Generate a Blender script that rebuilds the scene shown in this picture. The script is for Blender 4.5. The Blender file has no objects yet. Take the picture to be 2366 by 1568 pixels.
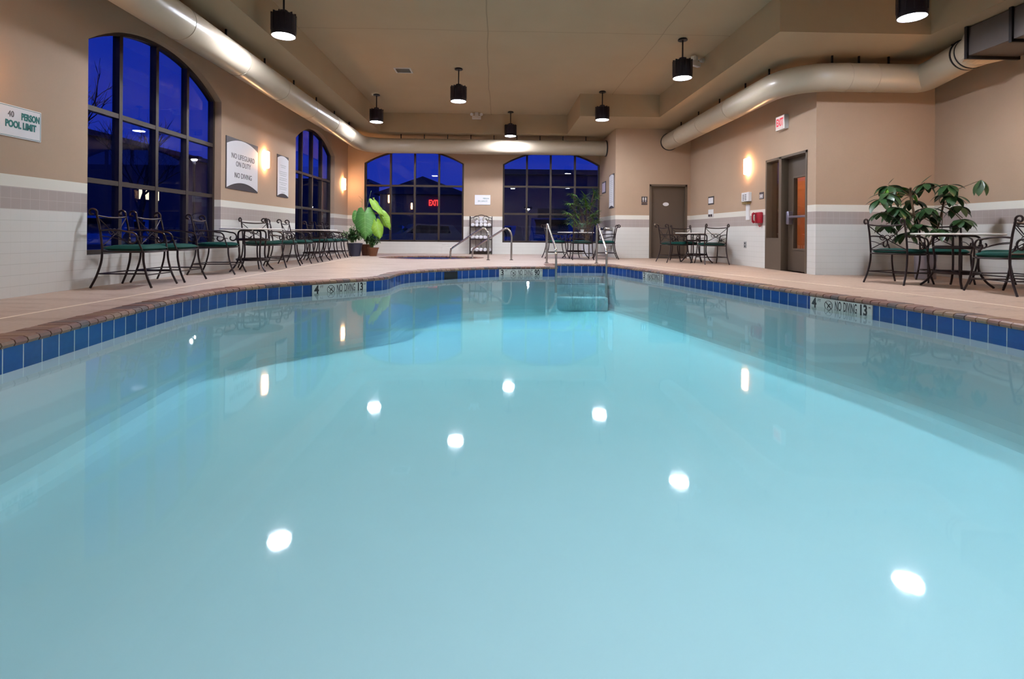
import bpy, bmesh, math, random
from mathutils import Vector, Matrix
from mathutils.geometry import tessellate_polygon
random.seed(7)
PI = math.pi
S = bpy.context.scene
C = S.collection

# ------------------------------------------------------------------ room
XL, XR, XA = -4.742, 5.46, 7.539        # left wall, door wall, alcove side wall
YF, YA, YB = 16.97, 8.90, 14.77         # far wall, alcove back wall, restroom wall
XB = 3.33                               # side of the restroom block
YN = -3.0                               # wall behind the camera
ZS, ZC = 3.636, 4.20                    # soffit, raised ceiling
ZW = -0.15                              # water level
TILE = 1.206                            # top of the tiled dado

# ------------------------------------------------------------------ materials
def nm(name):
    m = bpy.data.materials.new(name); m.use_nodes = True
    nt = m.node_tree; nt.nodes.clear()
    out = nt.nodes.new('ShaderNodeOutputMaterial')
    return m, nt, out

class G:
    """small helper for node expressions"""
    def __init__(s, nt): s.nt = nt
    def n(s, t, **k):
        x = s.nt.nodes.new(t)
        for a, b in k.items(): setattr(x, a, b)
        return x
    def l(s, a, b): s.nt.links.new(a, b)
    def m(s, op, a, b=None, c=None, clamp=False):
        x = s.n('ShaderNodeMath', operation=op, use_clamp=clamp)
        for i, v in enumerate((a, b, c)):
            if v is None: continue
            if hasattr(v, 'type') and not isinstance(v, (int, float)): s.l(v, x.inputs[i])
            else: x.inputs[i].default_value = v
        return x.outputs[0]
    def mix(s, f, a, b):
        x = s.n('ShaderNodeMix', data_type='RGBA')
        for sock, v in ((x.inputs[0], f), (x.inputs[6], a), (x.inputs[7], b)):
            if hasattr(v, 'links'): s.l(v, sock)
            else: sock.default_value = v if not isinstance(v, tuple) else (*v[:3], 1)
        return x.outputs[2]
    def pos(s):
        g = s.n('ShaderNodeNewGeometry'); x = s.n('ShaderNodeSeparateXYZ'); s.l(g.outputs['Position'], x.inputs[0])
        return g.outputs['Position'], x.outputs[0], x.outputs[1], x.outputs[2]
    def two_sided(s, f, ior):
        # same reflectance curve from either face of the sheet (the sheet does not bend the ray)
        ge = s.n('ShaderNodeNewGeometry')
        s.l(s.m('ADD', ior, s.m('MULTIPLY', ge.outputs['Backfacing'], 1/ior-ior)), f.inputs[0])
    def noise(s, scale, detail=3, vec=None, rough=.5, stretch=None):
        x = s.n('ShaderNodeTexNoise'); x.inputs['Scale'].default_value = scale; x.inputs['Detail'].default_value = detail
        x.inputs['Roughness'].default_value = rough
        if vec is None: vec = s.n('ShaderNodeNewGeometry').outputs['Position']
        if stretch:
            mp = s.n('ShaderNodeMapping'); mp.inputs['Scale'].default_value = stretch; s.l(vec, mp.inputs[0]); vec = mp.outputs[0]
        s.l(vec, x.inputs['Vector']); return x.outputs[0]
    def bsdf(s, col, rough=.5, metal=0., spec=.5, bump=None, bstr=.2, bdist=.01, coat=0):
        b = s.n('ShaderNodeBsdfPrincipled')
        for nme, v in (('Base Color', col), ('Roughness', rough), ('Metallic', metal)):
            if hasattr(v, 'links'): s.l(v, b.inputs[nme])
            else: b.inputs[nme].default_value = (*v[:3], 1) if isinstance(v, tuple) else v
        b.inputs['Specular IOR Level'].default_value = spec
        b.inputs['Coat Weight'].default_value = coat
        if bump is not None:
            bp = s.n('ShaderNodeBump'); bp.inputs['Strength'].default_value = bstr; bp.inputs['Distance'].default_value = bdist
            s.l(bump, bp.inputs['Height']); s.l(bp.outputs[0], b.inputs['Normal'])
        return b.outputs[0]

def simple(name, col, rough=.5, metal=0., var=.12, scale=12, bump=0, spec=.5, coat=0):
    """painted / cast surface with a little procedural variation"""
    m, nt, out = nm(name); g = G(nt)
    n = g.noise(scale, 3)
    c = g.mix(n, tuple(x*(1-var) for x in col), tuple(min(1, x*(1+var)) for x in col))
    g.l(g.bsdf(c, rough, metal, spec, bump=n if bump else None, bstr=bump, coat=coat), out.inputs[0])
    return m

def emitter(name, col, strength):
    m, nt, out = nm(name); g = G(nt)
    e = g.n('ShaderNodeEmission'); e.inputs[0].default_value = (*col, 1); e.inputs[1].default_value = strength
    g.l(e.outputs[0], out.inputs[0]); return m

def wall_mat():
    m, nt, out = nm('plaster_over_tile'); g = G(nt)
    P, x, y, z = g.pos()
    u = g.m('ADD', x, y)
    p = 0.1085
    fu = g.m('FRACT', g.m('DIVIDE', g.m('ADD', u, 50), p)); fz = g.m('FRACT', g.m('DIVIDE', g.m('ADD', z, 50*p+.0025), p))
    vs_ = g.m('ADD', .25, g.m('MULTIPLY', g.m('GREATER_THAN', z, .872), .75))
    gr = g.m('MAXIMUM', g.m('MULTIPLY', g.m('LESS_THAN', fu, .035), vs_), g.m('LESS_THAN', fz, .04))
    nz = g.noise(2.0, 2)
    white = g.mix(nz, (.72, .70, .66), (.79, .775, .73))
    taupe = g.mix(nz, (.42, .36, .33), (.50, .43, .40))
    inband = g.m('MULTIPLY', g.m('GREATER_THAN', z, .872), g.m('LESS_THAN', z, 1.09))
    cap = g.m('GREATER_THAN', z, 1.09)
    tile = g.mix(inband, white, taupe)
    gcol = g.mix(inband, (.62, .60, .55), (.56, .50, .47))
    tile = g.mix(g.m('MULTIPLY', gr, g.m('SUBTRACT', 1, cap)), tile, gcol)
    tile = g.mix(cap, tile, (.80, .77, .69))
    fine = g.noise(45, 4); big = g.noise(1.3, 3)
    paint = g.mix(big, (.43, .298, .205), (.50, .352, .246))
    paint = g.mix(g.m('MULTIPLY', fine, .25), paint, (.36, .28, .20))
    up = g.m('GREATER_THAN', z, TILE)
    col = g.mix(up, tile, paint)
    rough = g.m('ADD', .22, g.m('MULTIPLY', up, .5))
    h = g.m('ADD', g.m('MULTIPLY', g.m('SUBTRACT', 1, gr), g.m('SUBTRACT', 1, up)), g.m('MULTIPLY', g.m('MULTIPLY', fine, up), .6))
    g.l(g.bsdf(col, rough, 0, .4, bump=h, bstr=.25, bdist=.004), out.inputs[0])
    return m

def ceiling_mat():
    m, nt, out = nm('ceiling_paint'); g = G(nt)
    P, x, y, z = g.pos()
    wob = g.m('MULTIPLY', g.m('SUBTRACT', g.noise(.6, 2), .5), .12)
    j1 = g.m('LESS_THAN', g.m('ABSOLUTE', g.m('ADD', g.m('ADD', x, .19), wob)), .009)
    j2 = g.m('LESS_THAN', g.m('ABSOLUTE', g.m('ADD', g.m('SUBTRACT', y, 9.25), wob)), .007)
    j3 = g.m('LESS_THAN', g.m('ABSOLUTE', g.m('ADD', g.m('SUBTRACT', x, 2.9), wob)), .006)
    j = g.m('MAXIMUM', j1, g.m('MAXIMUM', j2, j3))
    j = g.m('MULTIPLY', j, g.m('GREATER_THAN', z, ZC-.02))
    n = g.noise(1.1, 3)
    c = g.mix(n, (.44, .33, .21), (.50, .38, .25))
    c = g.mix(g.m('MULTIPLY', j, .55), c, (.2, .15, .1))
    g.l(g.bsdf(c, .8, 0, .3, bump=g.noise(60, 3), bstr=.12, bdist=.003), out.inputs[0])
    return m

def deck_mat():
    m, nt, out = nm('stamped_deck_concrete'); g = G(nt)
    P, x, y, z = g.pos()
    a = g.noise(.9, 4); b = g.noise(2.4, 6, rough=.6, stretch=(.5, 1.8, 1)); d = g.noise(26, 3)
    c = g.mix(a, (.46, .35, .28), (.57, .455, .385))
    c = g.mix(g.m('MULTIPLY', g.m('GREATER_THAN', b, .54), .5), c, (.38, .27, .205))
    right = g.m('MULTIPLY', g.m('SUBTRACT', x, 2.6), .8, clamp=True)
    c = g.mix(g.m('MULTIPLY', right, .55), c, (.46, .29, .19))     # right deck tinted orange-brown, with the warm light there in the colour
    stain = g.m('MULTIPLY', g.m('GREATER_THAN', g.noise(3.1, 6, rough=.68, stretch=(.6, 2.2, 1)), .60), g.m('ADD', .12, g.m('MULTIPLY', right, .5)))
    c = g.mix(stain, c, (.30, .20, .15))
    g.l(g.bsdf(c, g.m('ADD', .30, g.m('MULTIPLY', d, .3)), 0, .45, bump=g.m('ADD', b, g.m('MULTIPLY', d, .5)), bstr=.25, bdist=.008), out.inputs[0])
    return m

def brick_mat():
    m, nt, out = nm('coping_brick'); g = G(nt)
    ge = g.n('ShaderNodeNewGeometry')
    r = g.n('ShaderNodeValToRGB'); g.l(ge.outputs['Random Per Island'], r.inputs[0])
    cr = r.color_ramp
    cols = [(0, (.16, .065, .045)), (.2, (.23, .115, .07)), (.4, (.085, .055, .055)), (.55, (.19, .075, .055)), (.75, (.24, .14, .075)), (.9, (.10, .070, .055))]
    while len(cr.elements) < len(cols): cr.elements.new(.5)
    for e, (p, c) in zip(cr.elements, cols): e.position = p; e.color = (*c, 1)
    cr.interpolation = 'CONSTANT'
    n = g.noise(22, 4)
    c = g.mix(g.m('MULTIPLY', n, .32), r.outputs[0], (.34, .23, .18))
    g.l(g.bsdf(c, .5, 0, .4, bump=n, bstr=.4, bdist=.006), out.inputs[0])
    return m

def band_mat():
    m, nt, out = nm('blue_glazed_tile'); g = G(nt)
    uv = g.n('ShaderNodeUVMap'); sp = g.n('ShaderNodeSeparateXYZ'); g.l(uv.outputs[0], sp.inputs[0])
    fu = g.m('FRACT', g.m('DIVIDE', sp.outputs[0], .154))
    gr = g.m('LESS_THAN', fu, .045)
    cell = g.n('ShaderNodeTexWhiteNoise', noise_dimensions='1D'); g.l(g.m('FLOOR', g.m('DIVIDE', sp.outputs[0], .154)), cell.inputs['W'])
    c = g.mix(cell.outputs[0], (.008, .036, .19), (.014, .062, .28))
    c = g.mix(g.m('MULTIPLY', g.noise(30, 3), .25), c, (.03, .12, .42))
    c = g.mix(gr, c, (.62, .66, .70))
    g.l(g.bsdf(c, .12, 0, .5), out.inputs[0])
    return m

def glass_mat(name, tint=(.82, .84, .88), rough=0.0):
    m, nt, out = nm(name); g = G(nt)
    t = g.n('ShaderNodeBsdfTransparent'); t.inputs[0].default_value = (*tint, 1)
    gl = g.n('ShaderNodeBsdfGlossy'); gl.inputs['Roughness'].default_value = rough
    f = g.n('ShaderNodeFresnel'); g.two_sided(f, 1.5)
    mx = g.n('ShaderNodeMixShader'); g.l(g.m('MULTIPLY', f.outputs[0], 1.15, clamp=True), mx.inputs[0]); g.l(t.outputs[0], mx.inputs[1]); g.l(gl.outputs[0], mx.inputs[2])
    g.l(mx.outputs[0], out.inputs[0]); return m

def water_mat():
    m, nt, out = nm('pool_water'); g = G(nt)
    t = g.n('ShaderNodeBsdfTransparent'); t.inputs[0].default_value = (.97, 1, 1, 1)
    gl = g.n('ShaderNodeBsdfGlossy'); gl.inputs['Roughness'].default_value = .035
    f = g.n('ShaderNodeFresnel'); g.two_sided(f, 1.33)
    a = g.noise(1.6, 2, stretch=(1, .7, 1)); b = g.noise(9, 2)
    bp = g.n('ShaderNodeBump'); bp.inputs['Strength'].default_value = .05; bp.inputs['Distance'].default_value = .03
    g.l(g.m('ADD', a, g.m('MULTIPLY', b, .06)), bp.inputs['Height'])
    g.l(bp.outputs[0], gl.inputs['Normal'])
    mx = g.n('ShaderNodeMixShader'); g.l(f.outputs[0], mx.inputs[0]); g.l(t.outputs[0], mx.inputs[1]); g.l(gl.outputs[0], mx.inputs[2])
    g.l(mx.outputs[0], out.inputs[0])
    v = g.n('ShaderNodeVolumeAbsorption'); v.inputs[0].default_value = (.30, .945, .98, 1); v.inputs[1].default_value = .30
    g.l(v.outputs[0], out.inputs[1])
    return m

M_wall = wall_mat(); M_ceil = ceiling_mat(); M_deck = deck_mat(); M_brick = brick_mat(); M_band = band_mat()
M_glass = glass_mat('window_glass'); M_dglass = glass_mat('door_glass', (.9, .9, .9)); M_water = water_mat()
M_plaster = simple('white_pool_plaster', (.84, .845, .89), .7, var=.03, scale=2)
M_mortar = simple('mortar', (.42, .36, .30), .9)
M_frame = simple('bronze_window_frame', (.045, .032, .026), .38, .3, var=.2)
M_duct = simple('beige_duct_paint', (.52, .44, .33), .30, 0, var=.05, scale=3, spec=.55)
M_dark = simple('black_metal', (.012, .012, .015), .4, .3)
M_shade = simple('lamp_shade_black', (.018, .016, .03), .35, .4)
M_iron = simple('wrought_iron', (.024, .014, .015), .34, .5, var=.3, scale=30)
M_green = simple('green_cushion', (.003, .052, .043), .8, var=.25, scale=25, bump=.1, spec=.2)
M_stone = simple('white_table_stone', (.74, .71, .66), .35, var=.06, scale=18)
M_steel = simple('brushed_steel', (.62, .60, .58), .22, 1, var=.06, scale=40)
M_door = simple('taupe_door_paint', (.085, .060, .042), .45, var=.06, scale=4)
M_jamb = simple('door_frame_paint', (.105, .078, .055), .42, var=.05, scale=5)
M_white = simple('white_plastic', (.78, .77, .76), .45, var=.03)
M_sign = simple('white_sign_face', (.80, .79, .82), .4, var=.02)
M_signgrey = simple('charcoal_sign_frame', (.05, .04, .045), .45)
M_ink = simple('black_ink', (.02, .02, .022), .6)
M_grayink = simple('grey_ink', (.10, .09, .10), .6)
M_teal = simple('teal_ink', (.0, .16, .15), .6)
M_redph = simple('red_plastic', (.32, .006, .02), .35)
M_towel = simple('white_towel', (.84, .82, .86), .95, var=.05, scale=60, bump=.4)
M_joint = simple('pale_sealant_joint', (.86, .76, .64), .6, var=.05)
M_marker = simple('white_marker_tile', (.70, .72, .68), .18, var=.05)
M_bluepot = simple('dark_blue_glazed_pot', (.018, .022, .05), .3, coat=.3)
M_brownpot = simple('brown_clay_pot', (.16, .06, .025), .6, var=.25)
M_soil = simple('potting_soil', (.03, .02, .012), .95)
M_leafbig = simple('pale_green_leaf', (.085, .24, .045), .40, var=.4, scale=7)
M_leafylw = simple('yellow_green_leaf', (.22, .40, .03), .4, var=.25, scale=9)
M_leaf = simple('mid_green_leaf', (.045, .13, .03), .45, var=.45, scale=20)
M_leafdk = simple('dark_glossy_leaf', (.020, .060, .018), .38, var=.5, scale=11)
M_leafpl = simple('palm_leaf', (.085, .18, .022), .35, var=.6, scale=6)
M_stem = simple('brown_stem', (.11, .065, .035), .6)
M_stemg = simple('green_stem', (.14, .22, .07), .5)
M_asphalt = simple('wet_asphalt', (.03, .03, .035), .45, var=.4, scale=6)
M_bldg = simple('dim_stucco', (.13, .10, .11), .8, var=.1, scale=1)
M_car = simple('dark_blue_car_paint', (.02, .035, .09), .18, .3, coat=.8)
M_car2 = simple('silver_car_paint', (.22, .23, .27), .2, .4, coat=.8)
M_carglass = simple('car_glass', (.01, .02, .03), .05, coat=1)
M_rubber = simple('tyre_rubber', (.012, .012, .012), .8)
M_bark = simple('bare_tree_bark', (.05, .04, .035), .9)
M_corr = simple('orange_corridor_paint', (.62, .27, .11), .7, var=.05)
M_corrdark = simple('dark_corridor_wood', (.05, .03, .02), .5)
M_lens = emitter('lamp_lens_glow', (.90, .95, 1.06), 450)
M_sconce = emitter('sconce_glow', (1.0, .53, .25), 66)
M_exit = emitter('exit_face_glow', (1.0, .78, .76), .85)
M_exitred = emitter('exit_letters_glow', (1.0, .10, .14), .9)
M_lot = emitter('street_lamp_glow', (.95, .97, 1.0), 900)
M_litwin = emitter('lit_window_glow', (1.0, .82, .55), 2.2)
M_redglow = emitter('red_reflection_glow', (1.0, .05, .05), 2.0)
M_corrlamp = emitter('corridor_lamp_glow', (1.0, .62, .35), 150)

# ------------------------------------------------------------------ object helpers
def link(name, bm, mat, parent=None, smooth=False):
    me = bpy.data.meshes.new(name)
    bmesh.ops.recalc_face_normals(bm, faces=bm.faces[:])
    bm.to_mesh(me); bm.free()
    if mat: me.materials.append(mat)
    if smooth:
        for p in me.polygons: p.use_smooth = True
        try: me.set_sharp_from_angle(angle=math.radians(40))
        except Exception: pass
    o = bpy.data.objects.new(name, me); C.objects.link(o)
    if parent: o.parent = parent
    return o
def tag(o, label, cat, group=None, kind=None):
    o['label'] = label
    if cat: o['category'] = cat
    if group: o['group'] = group
    if kind: o['kind'] = kind
    return o
def struct(o): o['kind'] = 'structure'; return o
def thing(name, label, cat, loc=(0, 0, 0), rz=0, group=None):
    o = bpy.data.objects.new(name, None); C.objects.link(o); o.empty_display_size = .1
    o.location = loc; o.rotation_euler = (0, 0, rz)
    return tag(o, label, cat, group)
def dup(root, loc, rz, label, group=None):
    r = root.copy(); C.objects.link(r); r.location = loc; r.rotation_euler = (0, 0, rz); r['label'] = label
    if group: r['group'] = group
    for ch in list(root.children):
        c = ch.copy(); C.objects.link(c); c.parent = r
        for gch in list(ch.children):
            d = gch.copy(); C.objects.link(d); d.parent = c
    return r
def box(bm, x0, x1, y0, y1, z0, z1, M=None):
    v = [bm.verts.new((x, y, z)) for x in (x0, x1) for y in (y0, y1) for z in (z0, z1)]
    if M: 
        for q in v: q.co = M @ q.co
    for f in ((0, 1, 3, 2), (4, 6, 7, 5), (0, 4, 5, 1), (2, 3, 7, 6), (0, 2, 6, 4), (1, 5, 7, 3)):
        bm.faces.new([v[i] for i in f])
    return v
def bbox(bm, x0, x1, y0, y1, z0, z1, b=.01, seg=2, M=None):
    """bevelled box"""
    t = bmesh.new(); box(t, x0, x1, y0, y1, z0, z1)
    bmesh.ops.bevel(t, geom=t.edges[:], offset=b, segments=seg, affect='EDGES', profile=.5)
    if M: bmesh.ops.transform(t, matrix=M, verts=t.verts[:])
    merge(bm, t)
def merge(bm, t):
    me = bpy.data.meshes.new('tmp'); t.to_mesh(me); t.free(); bm.from_mesh(me); bpy.data.meshes.remove(me)
def B(*a, **k):
    bm = bmesh.new(); box(bm, *a, **k); return bm
def BB(*a, **k):
    bm = bmesh.new(); bbox(bm, *a, **k); return bm
def catmull(pts, k=6, closed=False):
    pts = [Vector(p) for p in pts]; n = len(pts); out = []
    rng = range(n) if closed else range(n-1)
    for i in rng:
        if closed: p0, p1, p2, p3 = pts[i-1], pts[i], pts[(i+1) % n], pts[(i+2) % n]
        else: p0, p1, p2, p3 = pts[max(i-1, 0)], pts[i], pts[i+1], pts[min(i+2, n-1)]
        for j in range(k):
            t = j/k
            out.append(.5*((2*p1)+(-p0+p2)*t+(2*p0-5*p1+4*p2-p3)*t*t+(-p0+3*p1-3*p2+p3)*t**3))
    if not closed: out.append(pts[-1])
    return out
def tube(bm, pts, r, n=8, closed=False, cap=True, flat=1.0):
    pts = [Vector(p) for p in pts]; m = len(pts)
    rr = r if isinstance(r, (list, tuple)) else [r]*m
    up = None; rings = []
    for i, p in enumerate(pts):
        if closed: t = pts[(i+1) % m]-pts[i-1]
        else: t = pts[min(i+1, m-1)]-pts[max(i-1, 0)]
        if t.length < 1e-9: t = Vector((0, 0, 1))
        t.normalize()
        if up is None:
            up = Vector((0, 0, 1)) if abs(t.z) < .9 else Vector((0, 1, 0))
        a = up-t*up.dot(t)
        if a.length < 1e-6: a = t.orthogonal()
        a.normalize(); up = a; b = t.cross(a)
        rings.append([bm.verts.new(p+(a*math.cos(2*PI*k/n)*flat+b*math.sin(2*PI*k/n))*rr[i]) for k in range(n)])
    for i in range(m if closed else m-1):
        A, D = rings[i], rings[(i+1) % m]
        for k in range(n): bm.faces.new((A[k], A[(k+1) % n], D[(k+1) % n], D[k]))
    if cap and not closed:
        bm.faces.new(rings[0][::-1]); bm.faces.new(rings[-1])
def T(pts, r, **k):
    bm = bmesh.new(); tube(bm, pts, r, **k); return bm
def lathe(bm, prof, n=32, c=(0, 0), cap=True):
    rings = [[bm.verts.new((c[0]+r*math.cos(2*PI*k/n), c[1]+r*math.sin(2*PI*k/n), z)) for k in range(n)] for r, z in prof]
    for A, D in zip(rings, rings[1:]):
        for k in range(n): bm.faces.new((A[k], A[(k+1) % n], D[(k+1) % n], D[k]))
    if cap: bm.faces.new(rings[0][::-1]); bm.faces.new(rings[-1])
def LA(prof, **k):
    bm = bmesh.new(); lathe(bm, prof, **k); return bm
def prism(bm, loops, f, d):
    """loops: outer + holes in 2D, f(a,b,w)->xyz, from w=0 to w=d"""
    flat = [p for L in loops for p in L]
    tris = tessellate_polygon([[Vector((p[0], p[1], 0)) for p in L] for L in loops])
    A = [bm.verts.new(f(p[0], p[1], 0)) for p in flat]; D = [bm.verts.new(f(p[0], p[1], d)) for p in flat]
    for t in tris:
        try:
            bm.faces.new([A[i] for i in t]); bm.faces.new([D[i] for i in t[::-1]])
        except ValueError: pass
    k = 0
    for L in loops:
        m = len(L)
        for i in range(m):
            j = (i+1) % m
            try: bm.faces.new((A[k+i], A[k+j], D[k+j], D[k+i]))
            except ValueError: pass
        k += m
def PR(loops, f, d):
    bm = bmesh.new(); prism(bm, loops, f, d); return bm
fx = lambda X, s=1: (lambda a, b, w: (X+s*w, a, b))     # plane x = X, outline in (y, z)
fy = lambda Y, s=1: (lambda a, b, w: (a, Y+s*w, b))
fz = lambda Z, s=1: (lambda a, b, w: (a, b, Z+s*w))
def rect(a0, a1, b0, b1): return [(a0, b0), (a1, b0), (a1, b1), (a0, b1)]
def arch(a0, a1, b0, b1, rise, n=20):
    """rectangle with a segmental arched head; b1 = springing"""
    c = (a0+a1)/2; h = (a1-a0)/2; R = (h*h+rise*rise)/(2*rise)
    pts = [(a0, b0), (a1, b0)]; th = math.asin(h/R)
    for i in range(n+1):
        t = th-2*th*i/n
        pts.append((c+R*math.sin(t), b1-(R-rise)+R*math.cos(t)))
    return pts
def text(s, size, mat, parent, M, name='lettering', sx=1.0, depth=.002, align='CENTER', bold=0):
    cu = bpy.data.curves.new('txt', 'FONT'); cu.body = s; cu.size = size; cu.align_x = align; cu.align_y = 'CENTER'
    cu.extrude = depth; cu.offset = bold; cu.resolution_u = 3
    t = bpy.data.objects.new('txt', cu); C.objects.link(t)
    dg = bpy.context.evaluated_depsgraph_get(); me = bpy.data.meshes.new_from_object(t.evaluated_get(dg))
    bpy.data.objects.remove(t); bpy.data.curves.remove(cu)
    me.name = name
    me.transform(M @ Matrix.Diagonal((sx, 1, 1, 1)))
    me.materials.clear(); me.materials.append(mat)
    o = bpy.data.objects.new(name, me); C.objects.link(o)
    if parent: o.parent = parent
    return o
def face_mat(origin, facing):
    """matrix turning text x/y into wall directions; facing = wall normal"""
    if facing == '+x': R = Matrix(((0, 0, 1), (1, 0, 0), (0, 1, 0)))
    elif facing == '-x': R = Matrix(((0, 0, -1), (-1, 0, 0), (0, 1, 0)))
    else: R = Matrix(((1, 0, 0), (0, 0, -1), (0, 1, 0)))          # facing -y
    return Matrix.Translation(origin) @ R.to_4x4()

# ------------------------------------------------------------------ camera
H, yaw, roll, f = .67, .0293, .0081, 1222.02
cam = bpy.data.cameras.new('camera'); co = bpy.data.objects.new('camera', cam); C.objects.link(co)
F = Vector((math.sin(yaw), math.cos(yaw), 0)); R_ = Vector((math.cos(yaw), -math.sin(yaw), 0)); U = Vector((0, 0, 1))
rc = R_*math.cos(roll)+U*math.sin(roll); uc = -R_*math.sin(roll)+U*math.cos(roll)
co.matrix_world = Matrix(((rc.x, uc.x, -F.x, 0), (rc.y, uc.y, -F.y, 0), (rc.z, uc.z, -F.z, H), (0, 0, 0, 1)))
cam.sensor_fit = 'HORIZONTAL'; cam.sensor_width = 36; cam.lens = 36*f/2366
cam.shift_x = 0; cam.shift_y = -(784-538.86)/2366
cam.clip_start = .05; cam.clip_end = 300
S.camera = co

# ------------------------------------------------------------------ room shell
OUT = 0.20
SILL = .375
side_wins = [(6.268, 9.235), (12.60, 15.585)]
far_wins = [(-4.222, -1.059), (.188, 3.325)]
ob = struct(link('wall_left', PR([rect(YN, YF, -.3, ZS+.1)]+[arch(a, b, SILL, 2.885, .45)[::-1] for a, b in side_wins], fx(XL, -1), OUT), M_wall))
ob = struct(link('wall_back', PR([rect(XL-OUT, XA+.2, -.3, ZS+.1)]+[arch(a, b, SILL, 2.885, .45)[::-1] for a, b in far_wins], fy(YF), OUT), M_wall))
DZ = 2.185; DY0, DY1 = 9.15, 10.58
struct(link('wall_right', PR([rect(9.02, YB, -.3, ZS+.1), rect(DY0, DY1, 0.0, DZ)[::-1]], fx(XR), .2), M_wall))
struct(link('wall_alcove_back', PR([rect(XR, XA+.2, -.3, ZS+.1)], fy(YA), .12), M_wall))
struct(link('wall_alcove_right', PR([rect(YN, YA, -.3, ZS+.1)], fx(XA), OUT), M_wall))
RX0, RX1, RZ = 4.294, 5.369, 2.082
struct(link('wall_restroom', PR([rect(XB, XR+.2, -.3, ZS+.1), rect(RX0, RX1, 0, RZ)[::-1]], fy(YB), .2), M_wall))
struct(link('wall_restroom_side', PR([rect(YB+.2, YF, -.3, ZS+.1)], fx(XB), .2), M_wall))
struct(link('wall_front', PR([rect(XL-OUT, XA+OUT, -.3, ZS+.1)], fy(YN, -1), OUT), M_wall))
cof = [(-3.45, YN), (6.35, YN), (6.35, 7.58), (4.10, 7.58), (4.10, 13.26), (2.08, 13.26), (2.08, 15.71), (-3.45, 15.71)]
struct(link('trim_1', PR([rect(XL-OUT, XA+OUT, YN-.05, YF+OUT), [(x, max(y, YN+.01)) for x, y in cof][::-1]], fz(ZS), ZC-ZS+.02), M_ceil))
struct(link('ceiling', B(XL-OUT, XA+OUT, YN-OUT, YF+OUT, ZC, ZC+.15), M_ceil))

# ------------------------------------------------------------------ pool outline
smoothA = catmull([(-2.80, -.6, 0), (-2.86, .8, 0), (-2.90, 2.2, 0), (-2.95, 3.3, 0), (-3.06, 4.4, 0), (-3.14, 5.4, 0), (-3.10, 6.1, 0), (-2.88, 6.72, 0), (-2.47, 7.17, 0), (-2.16, 7.46, 0), (-1.88, 7.73, 0), (-1.66, 8.05, 0), (-1.62, 8.55, 0), (-1.55, 9.05, 0), (-1.22, 9.52, 0), (-.75, 9.95, 0), (-.39, 10.24, 0), (.05, 10.50, 0), (.5, 10.60, 0), (.95, 10.63, 0), (1.235, 10.64, 0)], 8)
smoothB = catmull([(2.40, 11.70, 0), (2.50, 11.2, 0), (2.66, 10.65, 0), (2.82, 10.05, 0), (3.0, 9.38, 0), (3.2, 8.52, 0), (3.45, 7.45, 0), (3.705, 6.2, 0), (3.905, 5.38, 0), (4.01, 4.6, 0), (4.05, 3.9, 0), (4.08, 2.2, 0), (4.08, .8, 0), (4.05, -.6, 0)], 8)
def resample(pts, step, closed=True):
    P = [Vector((p[0], p[1])) for p in pts]
    if closed: P = P+[P[0]]
    d = [0]
    for a, b in zip(P, P[1:]): d.append(d[-1]+(b-a).length)
    n = round(d[-1]/step); out = []; j = 0
    for i in range(n):
        s = d[-1]*i/n
        while d[j+1] < s: j += 1
        t = (s-d[j])/(d[j+1]-d[j]); out.append(P[j].lerp(P[j+1], t))
    return out, d[-1]/n
outline = [(p[0], p[1]) for p in smoothA]+[(1.235, 11.15), (1.235, 11.66), (1.8, 11.68)]+[(p[0], p[1]) for p in smoothB]
dense, _ = resample(outline, .05)
def offset(pts, d):
    n = len(pts); o = []
    for i in range(n):
        t = (pts[(i+1) % n]-pts[i-1]).normalized()
        o.append(pts[i]+Vector((-t.y, t.x))*d)      # outline runs clockwise: left normal points outwards
    return o
area = sum(a.x*b.y-b.x*a.y for a, b in zip(dense, dense[1:]+dense[:1]))
sgn = 1 if area < 0 else -1
outer = offset(dense, .20*sgn)
# spa opening in the deck
SC = (-1.75, 14.38); SRX, SRY = 1.25, .82
spa = [Vector((SC[0]+SRX*math.cos(t*2*PI/48), SC[1]+SRY*math.sin(t*2*PI/48))) for t in range(48)]
spa_out = [Vector((SC[0]+(SRX+.16)*math.cos(t*2*PI/48), SC[1]+(SRY+.16)*math.sin(t*2*PI/48))) for t in range(48)]
struct(link('floor', PR([rect(XL-OUT, XA+OUT, YN-OUT, YF+OUT), [tuple(p) for p in outer][::-1 if area > 0 else 1], [tuple(p) for p in spa_out]], fz(-.12), .12), M_deck))
# sealant joints on the deck
struct(link('trim_2', B(-3.728, -3.698, -1, 14.4, 0, .0025), M_joint))
bm = bmesh.new()
jt = catmull([(2.2, 12.6, .001), (2.75, 12.1, .001), (3.2, 11.55, .001), (3.67, 9.79, .001), (4.447, 7.28, .001), (4.85, 5.9, .001), (5.02, 4.7, .001), (5.1, 3, .001), (5.1, -1, .001)], 6)
tube(bm, jt, .016, n=6, flat=.2); struct(link('trim_3', bm, M_joint))

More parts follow.
